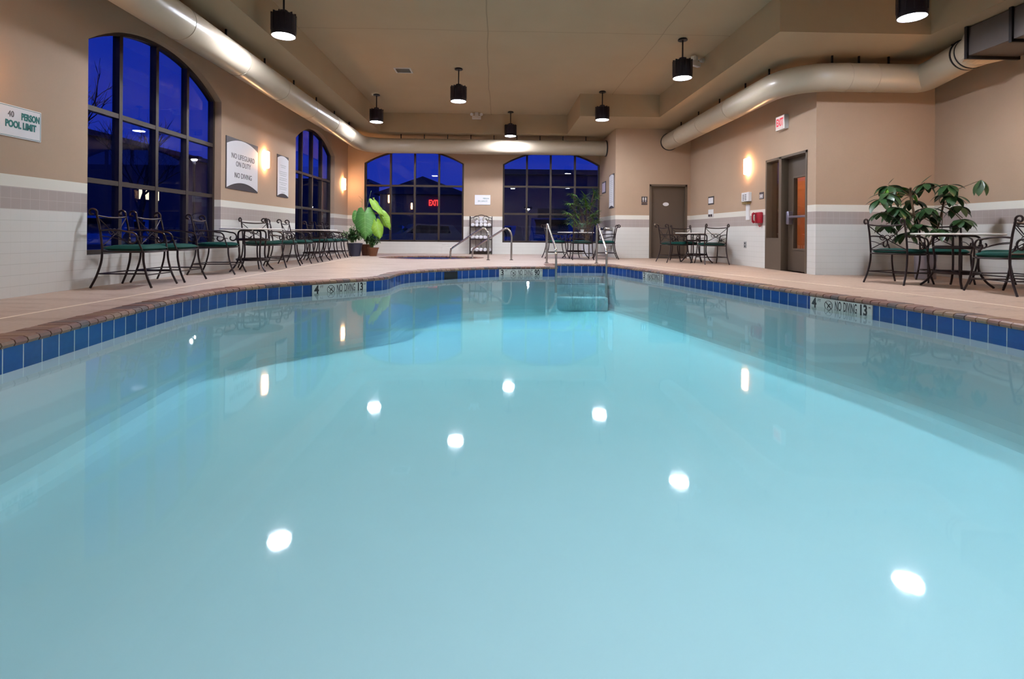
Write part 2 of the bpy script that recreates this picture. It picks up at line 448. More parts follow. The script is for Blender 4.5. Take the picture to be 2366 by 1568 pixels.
# ------------------------------------------------------------------ swimming pool
pool = thing('swimming_pool', 'freeform swimming pool with brick coping and a blue tile waterline', 'swimming pool')
bm = bmesh.new()
b2, stp = resample(outline, .098)
nb = len(b2)
prof = [(.205, -.04), (.205, .001), (.10, .004), (.012, .003), (-.010, -.006), (-.018, -.024), (-.008, -.043)]
for i in range(nb):
    a, b = b2[i], b2[(i+1) % nb]; t = (b-a); L = t.length; t.normalize(); nrm = Vector((-t.y, t.x))*sgn
    rows = []
    for e in (.005, L-.005):
        c0 = a+t*e
        # fan the joints on curves
        base = (b2[i] if e < L/2 else b2[(i+1) % nb]); idx = i if e < L/2 else (i+1) % nb
        tn = (b2[(idx+1) % nb]-b2[idx-1]).normalized(); nn = Vector((-tn.y, tn.x))*sgn
        zz = random.uniform(-.002, .002)
        rows.append([bm.verts.new((c0.x+nn.x*o, c0.y+nn.y*o, z+zz)) for o, z in prof])
    A, D = rows
    for k in range(len(prof)):
        kk = (k+1) % len(prof); bm.faces.new((A[k], A[kk], D[kk], D[k]))
    bm.faces.new(A); bm.faces.new(D[::-1])
tag(link('coping', bm, M_brick, pool), 'bullnose red brick coping', None)
bm = bmesh.new()
inn = offset(dense, .0); ou = offset(dense, .2*sgn)
def strip(bm, P, p0, Q, q0):
    a = [bm.verts.new((p.x, p.y, p0)) for p in P]; b = [bm.verts.new((q.x, q.y, q0)) for q in Q]; n = len(P)
    for i in range(n): bm.faces.new((a[i], a[(i+1) % n], b[(i+1) % n], b[i]))
strip(bm, inn, -.008, ou, -.004); strip(bm, inn, -.008, inn, -.046); strip(bm, inn, -.046, ou, -.046)
link('mortar_bed', bm, M_mortar, pool)
# tile band with arc length in the uv map
bm = bmesh.new(); uvl = bm.loops.layers.uv.new('UVMap'); s = 0; n = len(dense)
top = [bm.verts.new((p.x, p.y, -.045)) for p in dense]; bot = [bm.verts.new((p.x, p.y, -.197)) for p in dense]
for i in range(n):
    j = (i+1) % n; d = (dense[j]-dense[i]).length
    fc = bm.faces.new((top[i], top[j], bot[j], bot[i]))
    for lp, uvv in zip(fc.loops, ((s, 1), (s+d, 1), (s+d, 0), (s, 0))): lp[uvl].uv = uvv
    s += d
link('tile_band', bm, M_band, pool)
bm = bmesh.new()
nar = offset(dense, -.22*sgn)
fl = offset(dense, -.0*sgn)
strip(bm, dense, -.197, dense, -.78)
# coved junction with the floor
prev, pz = dense, -.78
for k in range(1, 5):
    a = k/4*PI/2; cur = offset(dense, -.18*(1-math.cos(a))*sgn); z = -.78-.18*math.sin(a)
    strip(bm, prev, pz, cur, z); prev, pz = cur, z
vs = [bm.verts.new((p.x, p.y, -.96)) for p in prev]
for t in tessellate_polygon([[Vector((p.x, p.y, 0)) for p in prev]]):
    try: bm.faces.new([vs[i] for i in t])
    except ValueError: pass
link('basin', bm, M_plaster, pool)
for k, (ya, z) in enumerate(((11.38, -.42), (11.10, -.68))):
    bm = bmesh.new(); bbox(bm, 1.25, 2.42-.05*k, ya, 11.66, -.96, z, b=.02, seg=2)
    link('entry_step', bm, M_plaster, pool, True)
# stripe on the top step
link('step_stripe', B(1.26, 2.40, 11.385, 11.405, -.422, -.416), simple('grey_stripe', (.12, .14, .2)), pool)
# skimmer mouth
p0, p1 = Vector((-.965, 9.785)), Vector((-.735, 9.972))
def wallbox(p0, p1, z0, z1, d, off=0):
    t = (p1-p0); L = t.length; t.normalize(); nrm = Vector((t.y, -t.x))*sgn if False else Vector((t.y, -t.x))
    c = Vector((.5, 6)) - (p0+p1)/2
    if nrm.dot(c) < 0: nrm = -nrm
    bm = bmesh.new(); vs = []
    for (u, w) in ((0, off), (L, off), (L, off+d), (0, off+d)):
        q = p0+t*u+nrm*w; vs.append((q.x, q.y))
    prism(bm, [vs], fz(z0), z1-z0); return bm, t, nrm
bm, t, nrm = wallbox(p0, p1, -.19, -.052, .03, -.012); link('skimmer_mouth', bm, M_dark, pool)
# depth markers
def marker(p0, p1, a, ft, b, unit, lab):
    p0, p1 = Vector(p0), Vector(p1)
    bm, t, nrm = wallbox(p0, p1, -.197, -.046, .02, -.006)
    mk = link('depth_marker', bm, M_marker, pool); mk['label'] = lab
    L = (p1-p0).length; c = (p0+p1)/2
    if t.x*nrm.y-t.y*nrm.x > 0: t = -t
    xd = Vector((t.x, t.y, 0)); zd = Vector((nrm.x, nrm.y, 0))
    R3 = Matrix((xd, (0, 0, 1), zd)).transposed().to_4x4()
    start = p0 if xd.dot(Vector((c.x-p0.x, c.y-p0.y, 0))) > 0 else p1
    def put(s, u, size, sx, z=-.116, bold=0):
        q = Vector((start.x, start.y, 0))+xd*u*L+zd*.0152; q.z = z
        text(s, size, M_ink, mk, Matrix.Translation(q) @ R3, sx=sx, depth=.0008, bold=bold)
    put(a, .075, .155, .80, bold=.005); put(ft, .165, .045, .9, z=-.078)
    put('NO', .485, .150, .36, bold=.001); put('DIVING', .675, .150, .335, bold=.0005)
    put(b, .872, .155, .66, bold=.005); put(unit, .965, .034, .9, z=-.078)
    # crossed-out diver
    q = Vector((start.x, start.y, 0))+xd*.325*L+zd*.0155; q.z = -.118
    MM = Matrix.Translation(q) @ R3
    bm = bmesh.new()
    tube(bm, [MM @ Vector((.052*math.cos(k*PI/12), .052*math.sin(k*PI/12), 0)) for k in range(24)], .0042, n=6, closed=True, flat=.5)
    tube(bm, [MM @ Vector((-.037, .037, 0)), MM @ Vector((.037, -.037, 0))], .0042, n=6)
    tube(bm, [MM @ Vector((.028, .022, 0)), MM @ Vector((.0, .0, 0)), MM @ Vector((-.012, -.03, 0))], .005, n=6)
    tube(bm, [MM @ Vector((.0, .0, 0)), MM @ Vector((.024, -.012, 0))], .004, n=6)
    link('no_diving_symbol', bm, M_ink, mk)
marker((-2.47, 7.17), (-1.885, 7.725), '4', 'FT', '13', 'M', 'white depth tile reading 4 FT NO DIVING on the left edge')
marker((.055, 10.508), (.93, 10.632), '3', 'FT', '90', 'CM', 'white depth tile reading 3 FT NO DIVING on the far edge')
marker((2.82, 10.05), (3.0, 9.38), '3', 'FT', '11', 'M', 'small far depth tile reading 3 FT NO DIVING on the right edge')
marker((3.72, 6.14), (3.908, 5.37), '4', 'FT', '13', 'M', 'near white depth tile reading 4 FT NO DIVING on the right edge')
# water body
wo = offset(dense, .02*sgn)
wt = link('pool_water', PR([[tuple(p) for p in wo]], fz(-1.04), ZW+1.04), M_water)
tag(wt, 'still turquoise water filling the swimming pool', 'water')
# ------------------------------------------------------------------ spa
sp = thing('spa_pool', 'round sunken spa pool with brick rim in front of the left far window', 'spa')
bm = bmesh.new(); n = 48
for i in range(0, n):
    a0, a1 = 2*PI*(i+.04)/n, 2*PI*(i+.96)/n; rows = []
    for a in (a0, a1):
        rows.append([bm.verts.new((SC[0]+(SRX+o)*math.cos(a), SC[1]+(SRY+o)*math.sin(a), z)) for o, z in ((.16, -.04), (.16, .004), (.0, .008), (-.02, -.01), (-.01, -.04))])
    A, D = rows
    for k in range(5): bm.faces.new((A[k], A[(k+1) % 5], D[(k+1) % 5], D[k]))
    bm.faces.new(A); bm.faces.new(D[::-1])
link('coping', bm, M_brick, sp)
bm = bmesh.new(); strip(bm, spa, -.035, spa, -.19); link('tile_band', bm, simple('spa_blue_tile', (.02, .05, .25), .15), sp)
bm = bmesh.new(); strip(bm, spa, -.19, spa, -.8); vs = [bm.verts.new((p.x, p.y, -.8)) for p in spa]; bm.faces.new(vs); link('basin', bm, M_plaster, sp)
swt = link('spa_water', PR([[(SC[0]+(SRX+.01)*math.cos(t*2*PI/48), SC[1]+(SRY+.01)*math.sin(t*2*PI/48)) for t in range(48)]], fz(-.85), .74), M_water)
tag(swt, 'water in the round spa in front of the far windows', 'water')

# ------------------------------------------------------------------ windows
def make_window(idx, ax, pos, a0, a1, s, mull, trans):
    """ax 'x': in the left wall (outline in y,z); 'y': in the far wall"""
    ff = fx if ax == 'x' else fy
    w = .055; fr = bmesh.new()
    o_ = arch(a0, a1, SILL, 2.885, .45, 24); i_ = arch(a0+w, a1-w, SILL+w, 2.885-.01, .45-w*.7, 24)
    prism(fr, [o_, i_[::-1]], ff(pos, s), .09)
    def top(a):
        c = (a0+a1)/2; h = (a1-a0)/2; R = (h*h+.45**2)/.9
        return 2.885-(R-.45)+math.sqrt(R*R-(a-c)**2)-.02
    for a in mull:
        prism(fr, [rect(a-.03, a+.03, SILL+.02, top(a))], ff(pos, s), .09)
    for z in trans:
        prism(fr, [rect(a0+.02, a1-.02, z-.03, z+.03)], ff(pos+s*.004, s), .082)
    win = struct(link('window_%d' % idx, fr, M_frame))
    gp = link('pane', PR([arch(a0+.02, a1-.02, SILL+.02, 2.88, .42, 24)], ff(pos+s*.05, s), .006), M_glass, win)
    gp['label'] = 'window glass'
make_window(1, 'x', XL-.11, 6.268, 9.235, -1, (6.965, 7.695, 8.44), (1.265, 2.13))
make_window(2, 'x', XL-.11, 12.60, 15.585, -1, (13.33, 14.07, 14.82), (1.265, 2.13))
make_window(3, 'y', YF+.06, -4.222, -1.059, 1, (-3.40, -2.63, -1.855), (1.275, 2.165))
make_window(4, 'y', YF+.06, .188, 3.325, 1, (.965, 1.735, 2.52), (1.295, 2.175))

# ------------------------------------------------------------------ doors
d2 = struct(thing('door_2', 'tall metal exit door and narrow sidelite in the right wall', None)); del d2['label']
fr = bmesh.new(); fw = .045; yj = 9.985
for a, b, z0, z1 in ((DY0, DY0+fw, 0, DZ), (DY1-fw, DY1, 0, DZ), (DY0, DY1, DZ-fw, DZ), (yj, yj+.09, 0, DZ), (yj+.09, DY1-fw, 0, .62)):
    box(fr, XR-.012, XR+.19, a, b, z0, z1)
link('door_frame', fr, M_jamb, d2)
dl = link('door_leaf', PR([rect(DY0+fw, yj, .01, DZ-fw), rect(9.27, 9.79, .42, 1.76)[::-1]], fx(XR+.13), .045), M_door, d2)
bm = bmesh.new(); prism(bm, [rect(9.25, 9.81, .40, 1.78), rect(9.28, 9.78, .43, 1.75)[::-1]], fx(XR+.115), .075); link('glazing_bead', bm, M_jamb, dl)
link('door_glass', B(XR+.15, XR+.156, 9.272, 9.788, .42, 1.76), M_dglass, dl)
link('sidelite_glass', B(XR+.10, XR+.106, yj+.08, DY1-fw+.01, .60, DZ-fw+.01), M_dglass, d2)
bm = bmesh.new(); bbox(bm, XR+.03, XR+.13, 9.80, 9.90, .88, 1.13, b=.02); tube(bm, [(XR+.055, 9.86, 1.02), (XR+.055, 9.22, 1.02)], .022, n=10); bbox(bm, XR+.05, XR+.13, 9.20, 9.26, .98, 1.06, b=.01)
link('panic_bar', bm, simple('dull_steel_bar', (.30, .28, .36), .3, .8), d2, True)
d1 = struct(thing('door_1', 'x', None)); del d1['label']
fr = bmesh.new(); fw = .055
for a, b, z0, z1 in ((RX0, RX0+fw, 0, RZ), (RX1-fw, RX1, 0, RZ), (RX0, RX1, RZ-fw, RZ)): box(fr, a, b, YB-.012, YB+.19, z0, z1)
link('door_frame', fr, M_jamb, d1)
link('door_leaf', BB(RX0+fw, RX1-fw, YB+.09, YB+.135, .008, RZ-fw, b=.003, seg=1), M_door, d1)
bm = bmesh.new(); tube(bm, [(4.46, YB+.09, .96), (4.46, YB+.03, .96)], .028, n=12); tube(bm, [(4.46, YB+.035, .96), (4.50, YB+.03, .96), (4.58, YB+.035, .955)], .011, n=8)
link('door_handle', bm, M_steel, d1, True)
bm = bmesh.new(); prism(bm, [[(4.79+.085*math.cos(t*PI/16), 1.53+.052*math.sin(t*PI/16)) for t in range(32)]], fy(YB+.088, -1), .008)
pl = link('door_plate', bm, M_sign, d1)
# corridor behind the exit door
cor = thing('corridor', 'x', None); del cor['label']; struct(cor)
link('corridor_end', B(5.665, 7.53, 11.2, 11.3, -.1, 2.7), M_corr, cor)
link('corridor_side', B(7.46, 7.53, 9.03, 11.2, -.1, 2.7), M_corr, cor)
link('corridor_dark_block', B(5.67, 6.12, 10.95, 11.2, 0, 2.6), M_corrdark, cor)  # dark wood block put in so the sidelite glass shows dark
link('corridor_ceiling', B(5.66, 7.53, 9.03, 11.25, 2.6, 2.7), M_ceil, cor)
bm = bmesh.new(); lathe(bm, [(.12, 2.56), (.13, 2.60)], n=20, c=(6.8, 10.1)); link('corridor_lamp', bm, M_corrlamp, cor)

# ------------------------------------------------------------------ air ducts
def duct_path(pts, r=.5, k=8):
    rs = r if isinstance(r, (list, tuple)) else [r]*len(pts)
    out = []; pts = [Vector(p) for p in pts]
    for i, p in enumerate(pts):
        if i in (0, len(pts)-1): out.append(p); continue
        a = (pts[i-1]-p).normalized(); b = (pts[i+1]-p).normalized(); r = rs[i]
        s0, s1 = p+a*r, p+b*r
        for j in range(k+1):
            t = j/k; out.append(s0*(1-t)**2+p*2*t*(1-t)+s1*t*t)
    return out
def seams(par, A, Bp, r, step):
    A, Bp = Vector(A), Vector(Bp); L = (Bp-A).length; t = (Bp-A).normalized(); s = step*.5
    while s < L:
        p = A+t*s; link('seam_band', T([p-t*.012, p+t*.012], r+.006, n=40), M_duct, par, True); s += step
def hangers(parent, spots, r):
    for x, y in spots:
        bm = bmesh.new(); box(bm, x-.012, x+.012, y-.012, y+.012, 3.28+r*.9, ZS+.005); link('hanger', bm, M_dark, parent)
dL = thing('air_duct', 'long round beige air duct hung along the left and far walls', 'air duct')
link('duct_run', T(duct_path([(-4.0, YN, 3.28), (-4.0, 16.05, 3.28), (XB+.01, 16.05, 3.28)], .75, 10), .222, n=40), M_duct, dL, True)
seams(dL, (-4.0, 0, 3.28), (-4.0, 15.2, 3.28), .222, 1.5); seams(dL, (-3.2, 16.05, 3.28), (3.2, 16.05, 3.28), .222, 1.5)
link('end_collar', T([(3.30, 16.05, 3.28), (3.328, 16.05, 3.28)], .245, n=36), M_dark, dL)
hangers(dL, [(-4.0, y) for y in (4.0, 5.3, 6.6, 7.9, 9.2, 10.5, 11.8, 13.1, 14.4)]+[(x, 16.05) for x in (-2.9, -2.2, -1.5, -.8, -.1, .6, 1.3, 2.0, 2.7)], .222)
dR = thing('air_duct', 'round beige air duct bending around the corner to a dark rectangular duct', 'air duct')
link('duct_run', T(duct_path([(4.84, YB+.01, 3.28), (4.84, 8.55, 3.28), (7.03, 8.55, 3.28), (6.90, 7.45, 3.37)], [0, .80, .16, 0], 8), .228, n=40), M_duct, dR, True)
seams(dR, (4.84, 14.5, 3.28), (4.84, 9.4, 3.28), .228, 1.5); seams(dR, (5.5, 8.55, 3.28), (6.4, 8.55, 3.28), .228, .45)
link('end_collar', T([(4.84, YB-.03, 3.28), (4.84, YB-.001, 3.28)], .245, n=36), M_dark, dR)
hangers(dR, [(4.84, y) for y in (13.8, 12.6, 11.4, 10.2, 9.3)]+[(x, 8.55) for x in (5.5, 5.95, 6.45)]+[(7.0, 7.95)], .228)
M_rect = simple('bare_grey_duct', (.10, .085, .08), .35, .5, var=.15, scale=4)
bm = bmesh.new()
# round to rectangular transition then the box run
n = 32; A = []; D = []
for k in range(n):
    a = 2*PI*k/n; A.append(bm.verts.new((6.905+.234*math.cos(a), 7.50, 3.365+.234*math.sin(a))))
    m_ = max(abs(math.cos(a)), abs(math.sin(a))); D.append(bm.verts.new((6.98+.36*math.cos(a)/m_, 7.29, 3.42+.20*math.sin(a)/m_)))
for k in range(n): bm.faces.new((A[k], A[(k+1) % n], D[(k+1) % n], D[k]))
link('transition', bm, M_duct, dR)
for yy in (7.52, 7.60): link('clamp_ring', T([(6.91, yy, 3.362), (6.912, yy+.015, 3.361)], .238, n=36), M_dark, dR)
rd = link('rectangular_duct', BB(6.62, 7.34, YN, 7.29, 3.22, 3.62, b=.004, seg=1), M_rect, dR)
for y in (7.27, 6.62, 5.2):
    bm = bmesh.new(); box(bm, 6.60, 7.36, y-.02, y+.02, 3.18, 3.22); box(bm, 6.59, 6.62, y-.02, y+.02, 3.18, ZS); box(bm, 7.34, 7.37, y-.02, y+.02, 3.18, ZS); link('bracket', bm, M_dark, dR)

# ------------------------------------------------------------------ pendant lamps
def make_lamp():
    t = thing('pendant_light', 'x', 'lamp')
    link('canopy', LA([(.085, ZC-.03), (.085, ZC-.012), (.075, ZC-.0005)], n=24), M_dark, t, True)
    link('rod', T([(0, 0, ZC-.02), (0, 0, 3.84)], .014, n=10), M_dark, t, True)
    bm = bmesh.new()
    prof = [(.02, 3.86), (.06, 3.855), (.07, 3.82), (.155, 3.80), (.17, 3.78), (.172, 3.53), (.166, 3.49), (.158, 3.49), (.155, 3.60)]
    lathe(bm, prof, n=36, cap=False)
    for k in range(12):
        a = 2*PI*k/12; M = Matrix.Rotation(a, 4, 'Z'); box(bm, .12, .176, -.006, .006, 3.55, 3.812, M)
    link('shade', bm, M_shade, t, True)
    link('lens', LA([(.0001, 3.482), (.06, 3.482), (.12, 3.489), (.155, 3.50), (.155, 3.505)], n=36, cap=False), M_lens, t, True)
    return t
L0 = make_lamp()
lg = 'black pendant lamps hanging from the raised ceiling'
lamps = [((-3.10, 7.74), 'large black cylinder pendant lamp hanging nearest on the left, above the duct'),
         ((-3.10, 13.65), 'black pendant lamp hanging in front of the far left duct bend'),
         ((-.84, 11.39), 'black pendant lamp to the right of the ceiling vent'),
         ((.384, 15.36), 'farthest and smallest black pendant lamp, before the far wall duct'),
         ((2.593, 13.02), 'black pendant lamp hanging beside the step in the far soffit'),
         ((3.33, 9.45), 'black pendant lamp in front of the emergency light on the right'),
         ((5.33, 6.66), 'large black pendant lamp cut by the top edge, above the alcove tables'),
         ((1.0, .8), 'added unseen black pendant lamp brightening the middle of the near pool'),  # added out of view to brighten the near water
         ((4.4, 1.4), 'added unseen black pendant lamp brightening the near right edge of the pool')]  # second added lamp, also out of view, for the near end
for i, ((x, y), lab) in enumerate(lamps):
    if i == 0: L0.location = (x, y, 0); L0['label'] = lab; L0['group'] = lg
    else: dup(L0, (x, y, 0), 0, lab, lg)

# ------------------------------------------------------------------ wall sconces
def make_sconce():
    t = thing('wall_sconce', 'x', 'wall lamp')        # built facing +x, back plate on x=0
    link('back_plate', BB(.0, .015, -.055, .055, -.12, .12, b=.004), M_white, t)
    bm = bmesh.new(); n = 14
    rows = []
    for z, s in ((-.17, .80), (-.16, .97), (0, 1), (.16, .97), (.17, .80)):
        rows.append([bm.verts.new((.012+.085*s*math.sin(PI*k/n), -.085*s*math.cos(PI*k/n), z)) for k in range(n+1)])
    for a, b in zip(rows, rows[1:]):
        for k in range(n): bm.faces.new((a[k], a[k+1], b[k+1], b[k]))
    bm.faces.new(rows[0]); bm.faces.new(rows[-1])
    link('glass_shade', bm, M_sconce, t, True); return t
s0 = make_sconce(); sg = 'half-cylinder glass wall sconces'
for i, (loc, rz, lab) in enumerate([((XL, 10.93, 2.13), 0, 'glowing wall sconce between the no lifeguard sign and the narrow rules sign'),
        ((XL, 16.42, 2.14), 0, 'glowing wall sconce in the far left corner'),
        ((XL, 4.80, 2.13), 0, 'glowing wall sconce beside the pool limit sign, past the left edge'),
        ((XR, 11.34, 2.16), PI, 'glowing wall sconce above the thermostat on the right wall'),
        ((XA, 6.75, 2.16), PI, 'glowing wall sconce on the alcove side wall')]):
    if i == 0: s0.location = loc; s0['label'] = lab; s0['group'] = sg
    else: dup(s0, loc, rz, lab, sg)

# ------------------------------------------------------------------ chairs and tables
def spiral(cx, cz, r0, r1, a0, a1, k=14):
    return [(cx+(r0+(r1-r0)*t/k)*math.cos(a0+(a1-a0)*t/k), cz+(r0+(r1-r0)*t/k)*math.sin(a0+(a1-a0)*t/k)) for t in range(k+1)]
def make_chair():
    t = thing('patio_chair', 'x', 'chair')            # faces +x
    for sy in (-1, 1):
        y = .25*sy
        pts = catmull([(-.335, .275*sy, 0.004), (-.275, .262*sy, .14), (-.232, .252*sy, .30), (-.222, y, .44)], 5)
        link('leg', T(pts, .0125, n=8), M_iron, t, True)
        pts = catmull([(.335, .262*sy, .004), (.275, .252*sy, .14), (.235, .245*sy, .30), (.228, .24*sy, .42)], 5)
        link('leg', T(pts, .0125, n=8), M_iron, t, True)
        # arm: from the back post forward, scrolled down at the front
        pts = catmull([(-.248, y, .665), (-.15, .265*sy, .672), (0, .275*sy, .665), (.10, .275*sy, .645)], 4)
        sc = spiral(.115, .565, .08, .022, PI*.45, -PI*1.25, 14)
        pts = pts[:-1]+[Vector((x, .275*sy, z)) for x, z in sc]
        bm = bmesh.new(); tube(bm, pts, .011, n=8)
        tube(bm, catmull([(.19, .275*sy, .56), (.20, .262*sy, .50), (.22, .245*sy, .43)], 4), .010, n=8)
        tube(bm, catmull([(-.24, y, .60), (-.10, .268*sy, .585), (.05, .27*sy, .545)], 4), .006, n=6)
        link('arm', bm, M_iron, t, True)
    for sy in (-1, 1):
        bm = bmesh.new(); y = .25*sy
        pts = catmull([(-.222, y, .43), (-.232, y, .55), (-.252, y, .70), (-.285, y, .85)], 5)
        sc = spiral(-.335, .872, .052, .016, PI*.02, PI*1.7, 14)
        tube(bm, pts+[Vector((x, y, z)) for x, z in sc], .0125, n=8)
        link('back_post', bm, M_iron, t, True)
    # backrest lattice in the leaning back plane
    bx = lambda z: -.222-.063*max(0, (z-.45)/.40)**1.3
    P = lambda y, z: (bx(z), y, z)
    bm = bmesh.new()
    tube(bm, catmull([P(-.25, .835), P(-.12, .822), P(0, .818), P(.12, .822), P(.25, .835)], 4), .011, n=8)
    tube(bm, [P(-.25, .475), P(.25, .475)], .009, n=8)
    for sy in (-1, 1):
        tube(bm, catmull([P(.245*sy, .82), P(.16*sy, .745), P(.085*sy, .68), P(.0, .625), P(-.12*sy, .555), P(-.24*sy, .49)], 4), .0065, n=6)
    for yy in (-.07, 0, .07):
        tube(bm, [P(yy+.034*math.cos(k*PI/8), .652+.034*math.sin(k*PI/8)) for k in range(16)], .006, n=6, closed=True)
    link('backrest', bm, M_iron, t, True)
    bm = bmesh.new()
    ring = catmull([(-.225, -.245, .425), (0, -.262, .42), (.20, -.245, .42), (.245, -.12, .42), (.255, 0, .42), (.245, .12, .42), (.20, .245, .42), (0, .262, .42), (-.225, .245, .425), (-.235, 0, .425)], 4, True)
    tube(bm, ring, .011, n=8, closed=True); link('seat_frame', bm, M_iron, t, True)
    bm = bmesh.new()
    for sy in (-1, 1): tube(bm, [(-.262, .258*sy, .165), (.262, .249*sy, .165)], .008, n=6)
    tube(bm, [(-.262, -.258, .165), (-.262, .258, .165)], .008, n=6)
    tube(bm, [(.268, -.249, .15), (.268, .249, .15)], .008, n=6)
    link('stretcher', bm, M_iron, t, True)
    # cushion
    bm = bmesh.new(); nx = 14
    gt = {}; gb = {}
    for i in range(nx+1):
        for j in range(nx+1):
            u, v = -1+2*i/nx, -1+2*j/nx
            # squircle outline
            x = .245*u*math.sqrt(1-.10*v*v); y = .252*v*math.sqrt(1-.12*u*u)
            h = (1-abs(u)**5)*(1-abs(v)**5)
            gt[i, j] = bm.verts.new((x+.005, y, .455+.043*h**.5)); gb[i, j] = bm.verts.new((x+.005, y, .450-.026*h**.5)) if 0 < i < nx and 0 < j < nx else gt[i, j]
    for i in range(nx):
        for j in range(nx):
            bm.faces.new((gt[i, j], gt[i+1, j], gt[i+1, j+1], gt[i, j+1]))
            try: bm.faces.new((gb[i, j+1], gb[i+1, j+1], gb[i+1, j], gb[i, j]))
            except ValueError: pass
    cu = link('seat_cushion', bm, M_green, t, True); cu['label'] = 'dark green seat cushion'
    return t
R = math.radians
ch0 = make_chair()
cg = 'wrought iron chairs with green cushions'
chairs = [
 ((-4.335, 6.50), 2, 'iron chair with green cushion, nearest in the row under the left window'),
 ((-4.335, 7.17), 1, 'iron chair with green cushion, second in the row under the left window'),
 ((-4.36, 8.42), 8, 'iron chair with green cushion beside the near end of the first left table'),
 ((-4.28, 9.83), -36, 'iron chair with green cushion angled behind the first left table'),
 ((-4.22, 10.62), 16, 'iron chair with green cushion under the narrow rules sign'),
 ((-4.20, 11.38), 4, 'iron chair with green cushion at the near side of the second left table'),
 ((-4.25, 12.98), 2, 'iron chair with green cushion just beyond the second left table'),
 ((-4.25, 13.62), 3, 'iron chair with green cushion between the second left table and the far plants'),
 ((-4.25, 14.24), 4, 'iron chair with green cushion nearest the dark blue pot'),
 ((1.62, 14.45), 4, 'iron chair with green cushion at the left of the far window table'),
 ((2.22, 13.78), 90, 'iron chair with its back to the pool at the far window table'),
 ((2.93, 14.15), 172, 'iron chair with green cushion by the drinking fountain'),
 ((4.32, 12.75), 10, 'iron chair with green cushion in front of the restroom door'),
 ((4.95, 12.05), 90, 'iron chair with its back to the pool at the table by the restroom door'),
 ((4.80, 13.30), -88, 'iron chair behind the table by the restroom door, facing the pool'),
 ((5.74, 7.38), 20, 'iron chair with green cushion at the left of the alcove table'),
 ((6.62, 7.62), -118, 'iron chair behind the alcove table in front of the leafy corner plant'),
 ((6.12, 6.12), 92, 'large nearest iron chair with its back to the pool at the alcove table'),
 ((6.98, 6.98), 178, 'iron chair at the right side of the alcove table, beside the side wall'),
]
for i, ((x, y), a, lab) in enumerate(chairs):
    if i == 0: ch0.location = (x, y, 0); ch0.rotation_euler = (0, 0, R(a)); ch0['label'] = lab; ch0['group'] = cg
    else: dup(ch0, (x, y, 0), R(a), lab, cg)

def make_table(rt=.5):
    t = thing('patio_table', 'x', 'table')
    link('tabletop', LA([(rt-.02, .695), (rt-.004, .698), (rt, .706), (rt-.003, .715), (rt-.012, .719)], n=56), M_stone, t, True)
    for k in range(4):
        a = PI/4+k*PI/2; ca, sa = math.cos(a), math.sin(a)
        pr = [(.04, .683), (.14, .686), (.215, .675), (.245, .63), (.243, .52), (.225, .36), (.235, .22), (.30, .09), (.385, .006)]
        link('leg', T(catmull([(r*ca, r*sa, z) for r, z in pr], 4), .014, n=8), M_iron, t, True)
    link('ring', T([(.243*math.cos(k*PI/16), .243*math.sin(k*PI/16), .53) for k in range(32)], .014, n=8, closed=True, flat=1.4), M_iron, t, True)
    bm = bmesh.new(); tube(bm, [(.238*math.cos(k*PI/16), .238*math.sin(k*PI/16), .195) for k in range(32)], .014, n=8, closed=True, flat=1.4)
    tube(bm, [(-.24*.707, -.24*.707, .195), (.24*.707, .24*.707, .195)], .010, n=6); tube(bm, [(-.24*.707, .24*.707, .195), (.24*.707, -.24*.707, .195)], .010, n=6)
    link('lower_ring', bm, M_iron, t, True)
    return t
tb0 = make_table(); tg = 'round white-topped patio tables'
for i, ((x, y), rz, lab) in enumerate([((-4.14, 9.10), 10, 'round white-topped iron table nearest on the left, under the rules signs'),
        ((-4.15, 12.2), 0, 'round white-topped iron table under the second left window'),
        ((2.17, 14.42), 20, 'round white-topped iron table in front of the right far window'),
        ((4.84, 12.66), 5, 'round white-topped iron table near the restroom door'),
        ((6.17, 6.92), 12, 'round white-topped iron table in the right alcove')]):
    if i == 0: tb0.location = (x, y, 0); tb0.rotation_euler = (0, 0, R(rz)); tb0['label'] = lab; tb0['group'] = tg
    else: dup(tb0, (x, y, 0), R(rz), lab, tg)

# ------------------------------------------------------------------ hand rails
def rail(pts, lab, grp, name='pool_handrail'):
    t = thing(name, lab, 'handrail', (0, 0, 0), 0, grp)
    link('rail_tube', T(pts, .024, n=14), M_steel, t, True)
    b = Vector(pts[0]); link('escutcheon', LA([(.05, .0005), (.05, .008), (.028, .018)], n=20, c=(b.x, b.y)), M_steel, t, True)
def poolrail(x0, x1):
    q = [(x0, 12.0, 0), (x0, 12.0, .45), (x0, 12.0, .76), (x0, 11.965, .85), (x0, 11.90, .885), (x0+(x1-x0)*.1, 11.80, .87)]
    c = catmull(q, 5)+catmull([(x0+(x1-x0)*.15, 11.7, .83), (x0+(x1-x0)*.9, 10.6, .40), (x1, 10.48, .30), (x1, 10.45, .18), (x1, 10.45, -.5)], 6)
    return c
rail(poolrail(1.145, 1.185), 'left steel handrail of the pool entry steps', 'pool step handrails')
rail(poolrail(2.285, 2.19), 'right steel handrail of the pool entry steps', 'pool step handrails')
def sparail(x, y):
    d = Vector((-.9, .72, 0))
    b = Vector((x, y, 0)); Z = Vector((0, 0, 1))
    return catmull([b, b+Z*.40, b+Z*.62, b+d*.06+Z*.75, b+d*.14+Z*.79, b+d*.24+Z*.755], 5)+catmull([b+d*.32+Z*.71, b+d*1.02+Z*.30, b+d*1.10+Z*.22, b+d*1.115+Z*.08, b+d*1.115-Z*.3], 6)
rail(sparail(-.2, 13.1), 'left curved steel handrail entering the spa', 'spa handrails', 'spa_handrail')
rail(sparail(.375, 13.2), 'right curved steel handrail entering the spa', 'spa handrails', 'spa_handrail')

